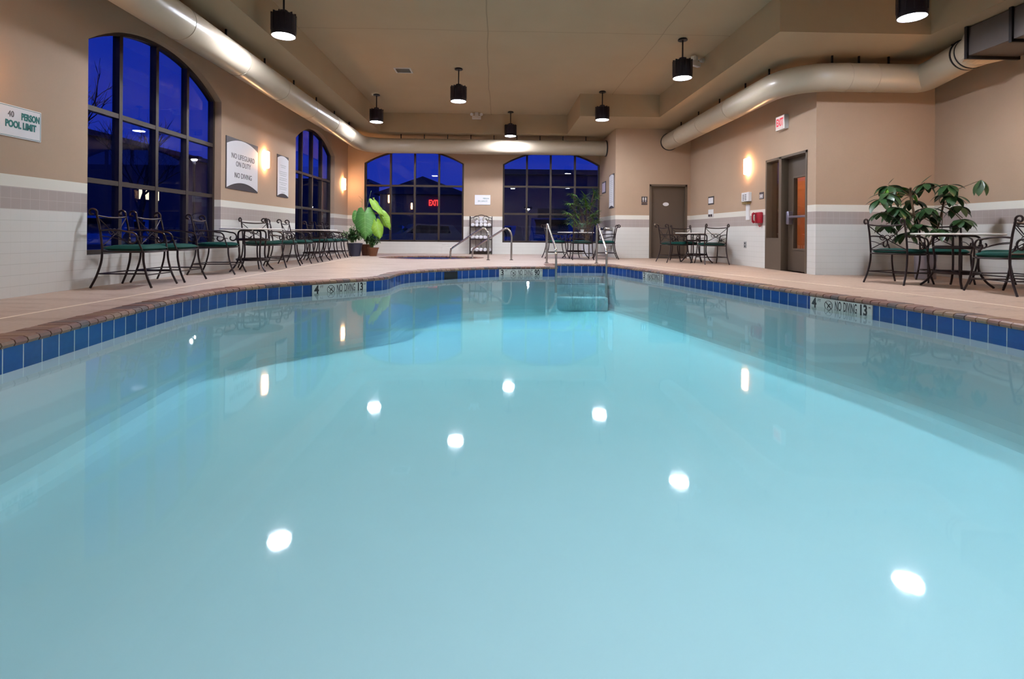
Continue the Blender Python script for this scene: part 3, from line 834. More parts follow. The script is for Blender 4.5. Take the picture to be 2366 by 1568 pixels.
# ------------------------------------------------------------------ towel rack
tr = thing('towel_rack', 'black iron rack with three towel shelves against the far wall between the windows', 'rack', (-.49, 16.77, 0))
bm = bmesh.new()
for x in (-.345, .345):
    for y in (-.15, .15): tube(bm, [(x, y, 0.002), (x, y, 1.14), (x, y, 1.20)], .011, n=6)
    for z in (.08, .47, .86, 1.14): tube(bm, [(x, -.15, z), (x, .15, z)], .008, n=6)
for y in (.15,):
    for x in (-.17, 0, .17): tube(bm, [(x, y, .08), (x, y, 1.14)], .007, n=6)
link('upright', bm, M_iron, tr, True)
for z in (.08, .47, .86):
    bm = bmesh.new(); box(bm, -.345, .345, -.155, .155, z-.008, z+.008); tube(bm, [(-.345, -.157, z), (.345, -.157, z)], .014, n=6); link('shelf', bm, M_iron, tr)
bm = bmesh.new()
for sx in (-1, 1):
    tube(bm, [Vector((sx*(.17+x), .15, z)) for x, z in spiral(0, 1.13, .11, .02, PI, -PI*1.2, 18)], .007, n=6)
tube(bm, catmull([(-.345, .15, 1.14), (-.16, .15, 1.20), (0, .15, 1.25), (.16, .15, 1.20), (.345, .15, 1.14)], 5), .009, n=6)
link('scroll_crest', bm, M_iron, tr, True)
def make_towel():
    bm = bmesh.new(); n = 20; L = .145
    rings = []
    for s, rr in ((-L, .72), (-L+.012, .95), (0, 1), (L-.012, .95), (L, .72)):
        rings.append([bm.verts.new((.060*rr*math.cos(2*PI*k/n)*(1+.05*math.sin(k*1.7)), s, .058+.058*rr*math.sin(2*PI*k/n))) for k in range(n)])
    for a, b in zip(rings, rings[1:]):
        for k in range(n): bm.faces.new((a[k], a[(k+1) % n], b[(k+1) % n], b[k]))
    bm.faces.new(rings[0][::-1]); bm.faces.new(rings[-1])
    tube(bm, [(.04*(1-t/22)*math.cos(t*.8), -L-.002, .058+.042*(1-t/22)*math.sin(t*.8)) for t in range(20)], .003, n=4)
    return link('rolled_towel', bm, M_towel, None, True)
tw0 = make_towel(); first = True
rows = ['bottom', 'middle', 'top']
for si, z in enumerate((.088, .478, .868)):
    lays = [(.0, [-.26, -.13, 0, .13, .26])]
    if si == 2: lays += [(.10, [-.13, 0, .13]), (.20, [0])]
    for li, (dz, xs) in enumerate(lays):
        for xi, x in enumerate(xs):
            o = tw0 if first else tw0.copy()
            if not first: C.objects.link(o)
            first = False
            o.location = (-.49+x, 16.77, z+dz)
            side = ['leftmost', 'second from left', 'middle', 'second from right', 'rightmost'] if len(xs) == 5 else (['left', 'middle', 'right'] if len(xs) == 3 else ['single'])
            lay = '' if si < 2 else (' in the bottom layer', ' in the second layer', ' at the peak')[li]
            tag(o, 'rolled white towel, %s%s on the rack\'s %s shelf' % (side[xi], lay, rows[si]), 'towel', 'rolled towels on the rack')

# ------------------------------------------------------------------ signs and wall fittings
# pool limit sign
sg1 = thing('pool_limit_sign', 'white sign reading 40 PERSON POOL LIMIT on the left wall', 'sign')
link('sign_panel', BB(XL, XL+.012, 4.99, 5.63, 1.57, 1.88, b=.003, seg=1), M_sign, sg1)
bm = bmesh.new(); prism(bm, [rect(5.0, 5.62, 1.58, 1.87), rect(5.004, 5.616, 1.584, 1.866)[::-1]], fx(XL+.0118), .001); link('border_line', bm, M_teal, sg1)
X0 = XL+.0125
text('PERSON', .092, M_teal, sg1, face_mat((X0, 5.502, 1.787), '+x'), sx=.62, bold=.004)
text('POOL LIMIT', .092, M_teal, sg1, face_mat((X0, 5.395, 1.695), '+x'), sx=.70, bold=.004)
text('40', .085, M_grayink, sg1, face_mat((X0, 5.285, 1.79), '+x'), sx=.8)
def framed(name, lab, ax, pos, a0, a1, z0, z1, sag, cat='sign'):
    t = thing(name, lab, cat); ff, s = {'+x': (fx, 1), '-x': (fx, -1), '-y': (fy, -1)}[ax]
    link('frame', PR([rect(a0, a1, z0, z1)], ff(pos, s), .015), M_signgrey, t)
    c = (a0+a1)/2; w = (a1-a0)/2-.012; pts = []
    for k in range(17):
        u = -1+k/8; pts.append((c+w*u, z0+.02+sag*(1-u*u)))
    for k in range(17):
        u = 1-k/8; pts.append((c+w*u, z1-.012-sag*u*u))
    link('panel', PR([pts], ff(pos+s*.014, s), .005), M_sign, t)
    return t
sg2 = framed('lifeguard_sign', 'framed curved-edge sign reading NO LIFEGUARD ON DUTY NO DIVING', '+x', XL, 9.38, 10.60, 1.422, 2.343, .115)
X0 = XL+.0195
for s_, z in (('NO LIFEGUARD', 2.02), ('ON DUTY', 1.885), ('NO DIVING', 1.68)):
    text(s_, .135, M_grayink, sg2, face_mat((X0, 10.0, z), '+x'), sx=.95)
sg3 = framed('rules_sign', 'tall narrow framed rules sign right of the first sconce', '+x', XL, 11.53, 12.14, 1.425, 2.34, .06)
X0 = XL+.0195
bm = bmesh.new()
for k, (z, w) in enumerate([(2.12, .16), (2.08, .12), (1.98, .2), (1.94, .2), (1.90, .17), (1.84, .2), (1.80, .2), (1.74, .2), (1.70, .14), (1.64, .2), (1.60, .18), (1.53, .1)]):
    box(bm, X0, X0+.001, 11.835-w, 11.835+w, z-.006, z+.006)
link('fine_print', bm, simple('pale_grey_ink', (.5, .52, .52)), sg3)
sg4 = framed('rules_sign', 'tall framed rules sign on the side of the restroom block', '-x', XB, 14.91, 15.53, 1.42, 2.40, .05)
bm = bmesh.new()
for k in range(12): box(bm, XB-.0205, XB-.0195, 15.22-.2, 15.22+.2, 2.2-k*.055, 2.21-k*.055)
link('fine_print', bm, simple('pale_grey_ink2', (.5, .5, .52)), sg4)
sg5 = thing('small_framed_notice', 'small framed notice beside the right far window', 'notice')
link('frame', B(XB-.015, XB, 16.05, 16.60, 1.93, 2.29), M_signgrey, sg5); link('panel', B(XB-.018, XB-.014, 16.10, 16.55, 1.97, 2.25), simple('lilac_panel', (.62, .55, .68)), sg5)
sg6 = thing('spa_limit_sign', 'white spa capacity sign on the far wall between the windows', 'sign')
link('sign_panel', BB(-.705, -.204, YF-.012, YF, 1.575, 1.89, b=.003, seg=1), M_sign, sg6)
text('PERSON', .065, M_teal, sg6, face_mat((-.345, YF-.0125, 1.775), '-y'), sx=.8)
text('SPA CAPACITY', .065, M_teal, sg6, face_mat((-.45, YF-.0125, 1.69), '-y'), sx=.72)
# exit sign
ex = thing('exit_sign', 'lit EXIT sign with red letters above the right wall door', 'exit sign')
link('housing', BB(XR-.085, XR, 9.76, 10.07, 2.68, 2.95, b=.006), M_white, ex)
link('face', B(XR-.088, XR-.084, 9.775, 10.055, 2.695, 2.935), M_exit, ex)
text('EXIT', .20, M_exitred, ex, face_mat((XR-.0885, 9.915, 2.815), '-x'), sx=.58, bold=.006)
# restroom sign
rs = thing('restroom_sign', 'dark restroom sign with white figures left of the far door', 'sign')
link('plate', BB(4.07, 4.235, YB-.012, YB, 1.56, 1.735, b=.003, seg=1), M_signgrey, rs); link('lower_plate', B(4.07, 4.235, YB-.012, YB, 1.505, 1.545), M_signgrey, rs)
bm = bmesh.new()
for x, w in ((4.115, .018), (4.185, .018)):
    prism(bm, [[(x+.011*math.cos(k*PI/6), 1.705+.011*math.sin(k*PI/6)) for k in range(12)]], fy(YB-.0125, -1), .002)
    prism(bm, [[(x-w, 1.69), (x+w, 1.69), (x+w*.8, 1.64), (x+.008, 1.64), (x+.008, 1.585), (x-.008, 1.585), (x-.008, 1.64), (x-w*.8, 1.64)]], fy(YB-.0125, -1), .002)
box(bm, 4.149, 4.151, YB-.0145, YB-.0125, 1.585, 1.71)
link('figures', bm, M_white, rs)
# fittings of the right wall
def wallitem(name, lab, cat, y0, y1, z0, z1, d, mat, b=.004):
    t = thing(name, lab, cat); link('plate', BB(XR-d, XR, y0, y1, z0, z1, b=b, seg=2), mat, t); return t
w = wallitem('framed_notice', 'small framed notice on the right wall above a white card', 'notice', 13.14, 13.49, 1.44, 1.65, .012, M_signgrey)
link('panel', B(XR-.015, XR-.011, 13.17, 13.46, 1.475, 1.615), M_sign, w)
w = wallitem('spa_switch_card', 'white instruction card with two small controls on the tile band', 'card', 13.16, 13.48, 1.13, 1.32, .01, M_white)
bm = bmesh.new()
for y in (13.25, 13.39): bbox(bm, XR-.04, XR-.009, y-.025, y+.025, 1.135, 1.195, b=.006)
link('knob', bm, M_signgrey, w)
w = wallitem('control_box', 'white control box with a notice and wooden base on the right wall', 'control box', 11.18, 11.51, 1.40, 1.60, .07, M_white, .008)
bm = bmesh.new()
for k in range(4):
    for j in range(2): box(bm, XR-.0725, XR-.0695, 11.28+j*.10, 11.35+j*.10, 1.43+k*.035, 1.447+k*.035)
link('printed_rows', bm, M_grayink, w)
link('base_tray', BB(XR-.08, XR, 11.22, 11.46, 1.345, 1.385, b=.004), simple('wood_tray', (.25, .17, .06)), w)
link('conduit', B(XR-.03, XR, 11.25, 11.38, 1.0, 1.345), M_white, w)
w = wallitem('room_sign', 'small dark tactile sign left of the exit door', 'sign', 10.66, 10.83, 1.42, 1.56, .012, M_signgrey)
bm = bmesh.new(); prism(bm, [rect(10.68, 10.81, 1.435, 1.515), rect(10.69, 10.80, 1.445, 1.505)[::-1]], fx(XR-.0125, -1), .002); box(bm, XR-.0145, XR-.012, 10.70, 10.79, 1.455, 1.475); box(bm, XR-.0145, XR-.012, 10.70, 10.79, 1.48, 1.497)
link('raised_symbol', bm, M_white, w)
w = thing('emergency_phone', 'red wall telephone on the tile beside the exit door', 'telephone')
link('base', BB(XR-.07, XR, 10.68, 10.92, .92, 1.15, b=.02), M_redph, w, True)
bm = bmesh.new(); tube(bm, catmull([(XR-.09, 10.89, 1.13), (XR-.125, 10.88, 1.09), (XR-.125, 10.88, .98), (XR-.09, 10.89, .94)], 5), [.026]*5+[.018]*6+[.026]*5, n=10); link('handset', bm, M_redph, w, True)
bm = bmesh.new(); tube(bm, catmull([(XR-.03, 10.72, .93), (XR-.03, 10.72, .87), (XR-.04, 10.76, .85), (XR-.03, 10.80, .89)], 5), .007, n=6); link('cord', bm, M_redph, w, True)
w = thing('wall_outlet', 'small grey outlet plate low on the tiled right wall', 'outlet'); link('plate', BB(XR-.01, XR, 11.40, 11.51, .39, .53, b=.003), simple('grey_plate', (.35, .34, .33)), w)
bm = bmesh.new(); box(bm, XR-.012, XR-.009, 11.435, 11.475, .41, .445); box(bm, XR-.012, XR-.009, 11.435, 11.475, .475, .51); link('socket', bm, M_ink, w)
# drinking fountain
w = thing('drinking_fountain', 'steel drinking fountain on the side of the restroom block', 'drinking fountain')
link('cabinet', BB(XB-.20, XB, 15.08, 15.50, .34, .78, b=.02), simple('light_steel', (.55, .54, .56), .35, .6), w, True)
bm = bmesh.new(); bbox(bm, XB-.26, XB, 15.04, 15.54, .78, .86, b=.02); tube(bm, catmull([(XB-.20, 15.2, .85), (XB-.20, 15.2, .90), (XB-.17, 15.22, .915)], 4), .012, n=8)
link('basin', bm, M_steel, w, True); link('drain_elbow', BB(XB-.10, XB, 15.2, 15.32, .24, .34, b=.01), M_steel, w)
# ceiling fittings
w = thing('ceiling_vent', 'square white air vent in the raised ceiling left of the middle lamp', 'vent')
bm = bmesh.new(); prism(bm, [rect(-2.24, -1.87, 11.40, 11.75), rect(-2.205, -1.905, 11.435, 11.715)[::-1]], fz(ZC, -1), .015); link('frame', bm, M_white, w)
link('louvre', B(-2.205, -1.905, 11.435, 11.715, ZC-.004, ZC-.0005), M_dark, w)
bm = bmesh.new()
for k in range(7): box(bm, -2.205, -1.905, 11.46+k*.04, 11.466+k*.04, ZC-.014, ZC-.003)
link('slat', bm, simple('grey_slat', (.25, .24, .22)), w)
def emergency(x, y, lab, rz):
    t = thing('emergency_light', lab, 'emergency light', (x, y, ZC), rz, 'twin-head emergency lights')
    link('battery_box', BB(-.13, .13, -.04, .04, -.20, -.10, b=.01), M_white, t, True)
    link('bracket', BB(-.05, .05, -.03, .03, -.11, -.0005, b=.005), M_white, t)
    for sx in (-1, 1):
        bm = bmesh.new(); tube(bm, [(sx*.14, -.02, -.06), (sx*.14, -.09, -.08)], [.03, .045], n=14); tube(bm, [(sx*.06, 0, -.05), (sx*.14, -.02, -.06)], .01, n=6); link('lamp_head', bm, M_white, t, True)
emergency(3.90, 10.35, 'white emergency light on the ceiling behind the right pendant lamp', R(35))
emergency(-.61, 15.5, 'white emergency light on the ceiling near the far soffit', 0)
# ------------------------------------------------------------------ plants
def leaf(bm, base, tip, w, droop=.0, fold=.25, nrm=None, k=6, shape=None):
    base, tip = Vector(base), Vector(tip); ax = tip-base; L = ax.length; t = ax.normalized()
    n0 = Vector(nrm) if nrm is not None else Vector((0, 0, 1))
    side = t.cross(n0)
    if side.length < 1e-4: side = t.orthogonal()
    side.normalize(); n = side.cross(t).normalized()
    rows = []
    for i in range(k+1):
        u = i/k; ww = w*(shape(u) if shape else math.sin(PI*min(1, u*.97+.03))**.75)*.5
        c = base+ax*u - n*droop*u*u*L + n*droop*.5*u*L
        rows.append([bm.verts.new(c-side*ww+n*fold*ww), bm.verts.new(c), bm.verts.new(c+side*ww+n*fold*ww)])
    for a, b in zip(rows, rows[1:]):
        bm.faces.new((a[0], a[1], b[1], b[0])); bm.faces.new((a[1], a[2], b[2], b[1]))
def pot(name, mat, parent, x, y, r0, r1, h):
    link(name, LA([(r0*.98, 0.001), (r0, .01), (r1, h-.03), (r1+.012, h-.03), (r1+.012, h), (r1-.012, h), (r1-.015, h-.03)], n=36, c=(x, y), cap=False), mat, parent, True)
    bm = bmesh.new(); lathe(bm, [(.001, h-.035), (r1-.012, h-.035)], n=24, c=(x, y), cap=False); link('soil', bm, M_soil, parent)
def bush(parent, cx, cy, cz, rx, rz, nst, nlf, L, mat, seed):
    rnd = random.Random(seed); bm = bmesh.new(); sm = bmesh.new()
    for s_ in range(nst):
        a = rnd.uniform(0, 2*PI); e = rnd.uniform(.05, 1) ** .6; th = rnd.uniform(-.25, PI/2)
        tipv = Vector((cx+rx*e*math.cos(a)*math.cos(th), cy+rx*e*math.sin(a)*math.cos(th), cz+rz*math.sin(th)*e))
        b0 = Vector((cx+rnd.uniform(-.04, .04), cy+rnd.uniform(-.04, .04), cz-.12))
        mid = (b0+tipv)/2+Vector((0, 0, .06)); tube(sm, catmull([b0, mid, tipv], 3), .004, n=4)
        for j in range(nlf):
            u = rnd.uniform(.35, 1); p = b0.lerp(tipv, u)+Vector((0, 0, .06*math.sin(PI*u)))
            d = Vector((rnd.uniform(-1, 1), rnd.uniform(-1, 1), rnd.uniform(-.6, .7))).normalized()*L*rnd.uniform(.6, 1.2)
            leaf(bm, p, p+d, L*.28, droop=.3, k=3)
    link('stems', sm, M_stemg, parent, True); f_ = link('foliage', bm, mat, parent); return f_
# potted bush in the blue pot
p1 = thing('potted_shrub', 'bushy green shrub in a dark blue pot beside the last left chair', 'potted plant')
pot('pot', M_bluepot, p1, -3.95, 14.88, .15, .205, .36); bush(p1, -4.02, 14.88, .50, .36, .36, 46, 13, .12, M_leaf, 3)
# elephant ear in the brown pot
p2 = thing('elephant_ear_plant', 'tall plant with giant pale green leaves in a brown pot by the far left window', 'potted plant')
pot('pot', M_brownpot, p2, -3.74, 15.35, .12, .17, .32)
heart = lambda u: (1.0*math.sin(PI*min(1, .18+.82*u))**.8 if u < .97 else .05)
st = bmesh.new()
org = Vector((-3.72, 15.32, .30))
def bigleaf(base, tip, w, nrm, mat, seed, lab=None):
    rnd = random.Random(seed); bm = bmesh.new(); base, tip = Vector(base), Vector(tip); ax = tip-base; L = ax.length; t = ax/L
    side = t.cross(Vector(nrm)).normalized(); n = side.cross(t).normalized()
    if n.dot(Vector(nrm)) < 0: n = -n
    ph = rnd.uniform(0, 6); NU, NV = 16, 10; g_ = {}
    def P(u, v):
        uu = u*1.2-.2                                   # the lobes reach back behind the stalk
        ww = w*.5*(math.sin(PI*min(1, max(0, (u*.93+.13))))**.62 if u < 1 else 0)
        notch = .2*max(0, 1-abs(v)*2.2)*max(0, 1-u*5)
        c = base+ax*(uu+notch)
        wave = .018*math.sin(9*u+ph)*abs(v)**1.5+.012*math.sin(17*u+2*ph)*abs(v)**3
        return c+side*ww*v+n*(-.10*w*v*v*2+.10*L*u*(1-u)+wave)
    for i in range(NU+1):
        for j in range(NV+1): g_[i, j] = bm.verts.new(P(i/NU, -1+2*j/NV))
    for i in range(NU):
        for j in range(NV): bm.faces.new((g_[i, j], g_[i+1, j], g_[i+1, j+1], g_[i, j+1]))
    lf = link('leaf', bm, mat, p2, True)
    if lab: lf['label'] = lab
    vb = bmesh.new(); off = n*.003
    tube(vb, [P(.17+.8*k/10, 0)+off for k in range(11)], [.005*(1-.07*k) for k in range(11)], n=5)
    for k in range(5):
        for sg_ in (-1, 1):
            u0 = .18+.13*k; tube(vb, [P(min(.97, u0+.14*q/5-(.16 if k == 0 else 0)*q/5), sg_*.9*q/5)+off for q in range(6)], .0022, n=4)
    link('veins', vb, M_vein, lf)
M_vein = simple('pale_leaf_vein', (.30, .48, .18), .5)
yl = 'yellow-green leaf'
bigleaf((-3.72, 15.05, 1.22), (-3.66, 14.90, .40), .60, (.1, -1, .25), M_leafbig, 1)
bigleaf((-3.95, 15.15, 1.22), (-3.90, 15.05, .80), .30, (.5, -1, .2), M_leafbig, 2)
bigleaf((-3.50, 15.15, 1.56), (-3.20, 15.1, 1.12), .26, (.6, -.8, .5), M_leafylw, 3, yl)
bigleaf((-3.27, 15.15, 1.18), (-3.03, 15.1, .74), .30, (-.5, -.9, .3), M_leafylw, 4, yl)
bigleaf((-3.40, 15.08, .96), (-3.28, 15.0, .44), .34, (.4, -1, .2), M_leafylw, 5, yl)
bigleaf((-3.55, 15.5, 1.0), (-3.35, 15.7, .55), .34, (0, .8, .4), M_leafbig, 6)
for tp in ((-3.72, 15.05, 1.30), (-3.93, 15.15, 1.28), (-3.50, 15.15, 1.58), (-3.25, 15.15, 1.22), (-3.42, 15.08, .98), (-3.55, 15.5, 1.0)):
    tp = Vector(tp); tube(st, catmull([org, org.lerp(tp, .5)+Vector((-.06, 0, .12)), tp+Vector((0, .03, .05)), tp], 5), .009, n=6)
tube(st, catmull([org, (-3.76, 15.3, 1.1), (-3.60, 15.28, 1.86)], 6), .006, n=6)
tube(st, catmull([org, (-3.84, 15.3, 1.0), (-3.86, 15.28, 1.62)], 6), .006, n=6)
link('stems', st, M_stemg, p2, True)
for q0, q1 in (((-3.86, 15.28, 1.60), (-3.97, 15.26, 1.72)), ((-3.85, 15.28, 1.5), (-3.93, 15.26, 1.58))):
    dr = bmesh.new(); leaf(dr, q0, q1, .05); link('dry_leaf', dr, M_stem, p2)
p3 = thing('potted_shrub', 'low leafy shrub spilling from a clay pot in front of the giant-leaved plant', 'potted plant')
pot('pot', M_brownpot, p3, -3.47, 15.0, .10, .15, .24); bush(p3, -3.50, 15.0, .36, .27, .26, 34, 13, .10, M_leaf, 5)
# fan palm
p4 = thing('fan_palm', 'dark green fan palm in a white pot by the right far window', 'potted plant')
pot('pot', simple('white_glazed_pot', (.75, .75, .80), .3), p4, 2.72, 15.75, .14, .2, .36)
rnd = random.Random(11); bm = bmesh.new(); st = bmesh.new()
org = Vector((2.72, 15.75, .35))
fans = [(2.25, 1.88), (2.12, 1.62), (2.40, 1.72), (2.75, 1.80), (3.05, 1.75), (3.08, 1.35), (2.34, 1.45), (2.22, 1.18), (2.64, 1.35), (3.04, 1.08), (2.55, 1.05), (2.85, 1.55), (2.50, 1.60), (2.15, 1.35), (2.95, 1.9), (2.9, 1.2), (2.38, 1.28), (2.7, 1.6), (2.2, 1.02), (2.8, .98)]
for (x, z) in fans+[(a_+rnd.uniform(-.12, .12), b_+rnd.uniform(-.12, .12)) for a_, b_ in fans]:
    c = Vector((x*.85+.36, 15.75+rnd.uniform(-.28, .28), z-.05)); c.x = min(c.x, 3.08)
    tube(st, catmull([org+Vector((rnd.uniform(-.06, .06), rnd.uniform(-.06, .06), 0)), Vector((org.x*.6+c.x*.4, org.y, (org.z+c.z)*.55)), c], 4), .006, n=5)
    o_ = (c-Vector((org.x, org.y, c.z-.15))).normalized()
    for k in range(11):
        a = (k-5)*.42; sd = o_.cross(Vector((0, 0, 1))).normalized()
        d = (o_*math.cos(a)+sd*math.sin(a)+Vector((0, 0, rnd.uniform(-.35, .25)))).normalized()
        L = rnd.uniform(.19, .30)
        e = c+d*L
        if e.x > 3.29: e.x = 3.29
        leaf(bm, c, e, .040, droop=.35, k=4)
link('stems', st, M_stem, p4, True); link('foliage', bm, M_leafpl, p4)
# small plant on the far table
p5 = thing('small_potted_plant', 'small leafy plant in a tiny pot on the table by the right far window', 'potted plant', (2.35, 14.45, .72))
link('pot', LA([(.035, .0), (.05, .07), (.046, .07)], n=20), simple('small_white_pot', (.6, .62, .64)), p5, True)
bm = bmesh.new(); rnd = random.Random(2)
for k in range(46):
    a = rnd.uniform(0, 2*PI); h = rnd.uniform(.02, .2); r = rnd.uniform(.04, .13); b_ = Vector((0, 0, .07+h*.5)); leaf(bm, b_, (r*math.cos(a), r*math.sin(a), .08+h), .035, droop=.3, k=3)
link('foliage', bm, simple('silvery_leaf', (.16, .28, .20), .4, var=.4), p5)
# glossy corner plant
p6 = thing('rubber_plant', 'large glossy dark-leaved plant in a steel planter in the alcove corner', 'potted plant')
pot('pot', simple('steel_planter', (.42, .40, .46), .3, .7), p6, 6.85, 8.25, .14, .15, .46)
rnd = random.Random(21); bm = bmesh.new(); bm2 = bmesh.new(); st = bmesh.new()
org = Vector((6.85, 8.25, .44))
tr_ = [Vector((6.46, 8.0, 1.0)), Vector((6.40, 8.0, 1.30)), Vector((7.0, 8.1, 1.15))]
tube(st, catmull([org, (6.62, 8.15, .75), tr_[0], tr_[1], (6.36, 7.95, 1.42)], 5), .016, n=8)
tube(st, catmull([org, (6.98, 8.18, .8), tr_[2], (6.98, 8.05, 1.34)], 5), .014, n=8)
clusters = [(5.80, 1.24), (5.93, 1.33), (6.05, 1.46), (6.24, 1.45), (6.44, 1.42), (6.60, 1.50), (6.80, 1.46), (5.88, 1.04), (6.03, 1.12), (6.24, 1.08), (6.17, .96), (6.41, 1.05), (6.58, 1.12), (6.72, 1.06), (6.89, 1.30), (6.99, 1.36), (7.12, 1.16), (7.17, .96), (6.99, .93), (6.45, .86), (6.10, .86), (6.75, .80), (7.1, .78), (6.3, .74), (6.65, 1.26), (6.9, 1.0)]
for i, (x, z) in enumerate(clusters):
    c = Vector((x, 8.0+rnd.uniform(-.25, .30), z)); src = min(tr_+[org], key=lambda q: (q-c).length)
    tube(st, catmull([src, src.lerp(c, .5)+Vector((0, 0, .03)), c], 4), .006, n=5)
    for k in range(9):
        a = 2*PI*k/9+rnd.uniform(-.3, .3); dz = rnd.uniform(-1.05, -.15)
        d = Vector((math.cos(a), math.sin(a)*.9, dz)).normalized()*rnd.uniform(.17, .26)
        leaf(bm2 if (i in (3, 4) and k < 6) else bm, c+d*.12, c+d*1.12, .10, droop=.35, fold=.2, k=6)
leaf(bm, (6.52, 7.95, 1.48), (6.66, 7.9, 1.62), .06); leaf(bm, (6.0, 7.95, 1.46), (6.06, 7.9, 1.56), .05)
iso = Vector((7.05, 7.5, 1.50))
tube(st, catmull([tr_[2], (6.72, 7.8, 1.28), iso], 5), .005, n=5)
for k in range(5):
    a = 2*PI*k/5; d = Vector((.5*math.cos(a), .4*math.sin(a), -1)).normalized()*.24; leaf(bm, iso, iso+d, .11, droop=.25, nrm=(math.cos(a), math.sin(a)-.4, .3), k=6)
link('stems', st, M_stem, p6, True); link('foliage', bm, M_leafdk, p6, True)
lf = link('foliage', bm2, simple('fresh_green_leaf', (.16, .34, .05), .25, var=.3), p6, True); lf['label'] = 'brighter fresh green leaves at the crown'

# ------------------------------------------------------------------ outside
struct(link('ground', PR([rect(-60, 60, -25, 90), rect(XL-OUT, XA+OUT, YN-OUT, YF+OUT)[::-1]], fz(-.55), .2), M_asphalt))
def building(name, lab, x0, x1, y0, y1, h, wins):
    t = thing(name, lab, 'building')
    link('wall', B(x0, x1, y0, y1, -.4, h), M_bldg, t); link('roof_edge', B(x0-.3, x1+.3, y0-.3, y1+.3, h, h+.35), simple(name+'_edge', (.06, .05, .055)), t)
    for (a, b, z0, z1) in wins:
        fr = link('window', B(a-.08, b+.08, y0-.05, y0, z0-.08, z1+.08), M_frame, t); link('pane', B(a, b, y0-.07, y0-.04, z0, z1), M_litwin if (a, b) in LIT else M_carglass, fr)
LIT = set()
building('opposite_building', 'dark low building across the parking lot beyond the right far window', -1, 24, 38, 50, 4.9, [(3, 5, .8, 2.4), (7.5, 9.5, 2.9, 3.9), (11, 13, .8, 2.4)])
LIT = {(-38.2, -37.2)}
def sidebuilding():
    t = thing('side_building', 'dark building with one lit window beyond the first left window', 'building')
    link('wall', B(-46, -30, 34, 72, -.4, 7.6), M_bldg, t); link('roof', B(-46.4, -29.6, 33.6, 72.4, 7.6, 8.0), simple('side_roof', (.05, .05, .055)), t)
    fr = link('window', B(-30, -29.9, 44.9, 47.9, 3.2, 4.3), M_frame, t); link('pane', B(-29.92, -29.88, 45.1, 47.7, 3.3, 4.2), M_litwin, fr)
    t = thing('warehouse', 'long dark warehouse beyond the second left window', 'building')
    link('wall', B(-40, -19, 78, 86, -.4, 8.0), M_bldg, t); link('roof', B(-40.4, -18.6, 77.6, 86.4, 8.0, 8.4), simple('warehouse_roof', (.05, .05, .055)), t)
sidebuilding()
tnr = thing('low_shop', 'low shop with red letters imitating an exit reflection, beyond the left far window', 'building')
link('wall', B(-9, -2.4, 41, 48, -.4, 3.6), simple('shop_wall', (.16, .11, .10)), tnr)
bm = bmesh.new(); v = [bm.verts.new(p) for p in ((-9.5, 40.6, 3.6), (-2, 40.6, 3.6), (-2, 48.4, 3.6), (-9.5, 48.4, 3.6), (-5.7, 40.8, 5.0), (-5.7, 48.2, 5.0))]
for q in ((0, 1, 4), (1, 2, 5, 4), (2, 3, 5), (3, 0, 4, 5)): bm.faces.new([v[i] for i in q])
link('gable_roof', bm, simple('shop_roof', (.05, .045, .05)), tnr)
text('EXIT', .62, M_redglow, tnr, face_mat((-4.85, 40.95, 2.95), '-y'), name='reflection_letters', sx=.62, depth=.03, bold=.02)  # glowing letters standing in for a red EXIT reflection in the window
def carm(lab, x, y, rz, mat, sc=1.0, suv=0.0):
    t = thing('parked_car', lab, 'car', (x, y, -.35), rz, 'cars parked outside'); t.scale = (sc, sc, sc)
    prof = [(-2.2, .35), (-2.25, .75), (-2.05, .92+suv*.1), (-1.75, .97+suv*.3), (-1.35, 1.38+suv), (.35, 1.42+suv), (1.0, .98+suv*.25), (1.95, .86+suv*.2), (2.22, .66), (2.22, .35), (1.75, .30), (1.65, .55), (1.35, .64), (1.05, .55), (.95, .28), (-.95, .28), (-1.05, .55), (-1.35, .64), (-1.65, .55), (-1.75, .30)]
    bm = bmesh.new(); prism(bm, [prof], lambda a, b, w: (a, -.86+w, b), 1.72); bmesh.ops.bevel(bm, geom=[e for e in bm.edges if len(e.link_faces) == 2 and e.calc_face_angle(0) > .9], offset=.05, segments=2, affect='EDGES')
    link('body', bm, mat, t, True)
    bm = bmesh.new(); g1 = [(-1.25, 1.0+suv*.3), (-1.15, 1.33+suv), (.28, 1.36+suv), (.78, 1.0+suv*.3)]
    prism(bm, [g1], lambda a, b, w: (a, -.872+w, b), 1.744)
    prism(bm, [[(-.72, .3), (.72, .3), (.62, 0), (-.62, 0)]], lambda a, b, w: (.40+(.3-b)*-2.0+.56+w*.4, a, 1.36+suv-(.3-b)*1.1-.02-.01*0+w*.2), .02)
    link('window', bm, M_carglass, t)
    for sx in (-1.35, 1.35):
        for sy in (-1, 1):
            bm = bmesh.new(); tube(bm, [(sx, sy*.68, .32), (sx, sy*.88, .32)], .32, n=20); wl = link('wheel', bm, M_rubber, t, True)
            bm = bmesh.new(); tube(bm, [(sx, sy*.875, .32), (sx, sy*.89, .32)], .19, n=14); link('hubcap', bm, M_steel, wl, True)
    for sy in (-1, 1):
        bm = bmesh.new(); bbox(bm, 2.12, 2.25, sy*.68-.14, sy*.68+.14, .62, .74, b=.02); link('headlight', bm, M_white, t, True)
        bm = bmesh.new(); bbox(bm, -2.27, -2.18, sy*.68-.12, sy*.68+.12, .70, .84, b=.02); link('tail_light', bm, M_redph, t, True)
    link('bumper', BB(2.15, 2.29, -.84, .84, .34, .52, b=.04), mat, t, True)
carm('dark blue car parked nose-in outside the right far window', 2.35, 22.4, R(-96), M_car, 1.0, .25)
carm('low dark car parked outside the left part of the right far window', .1, 23.2, R(-100), M_car, .95)
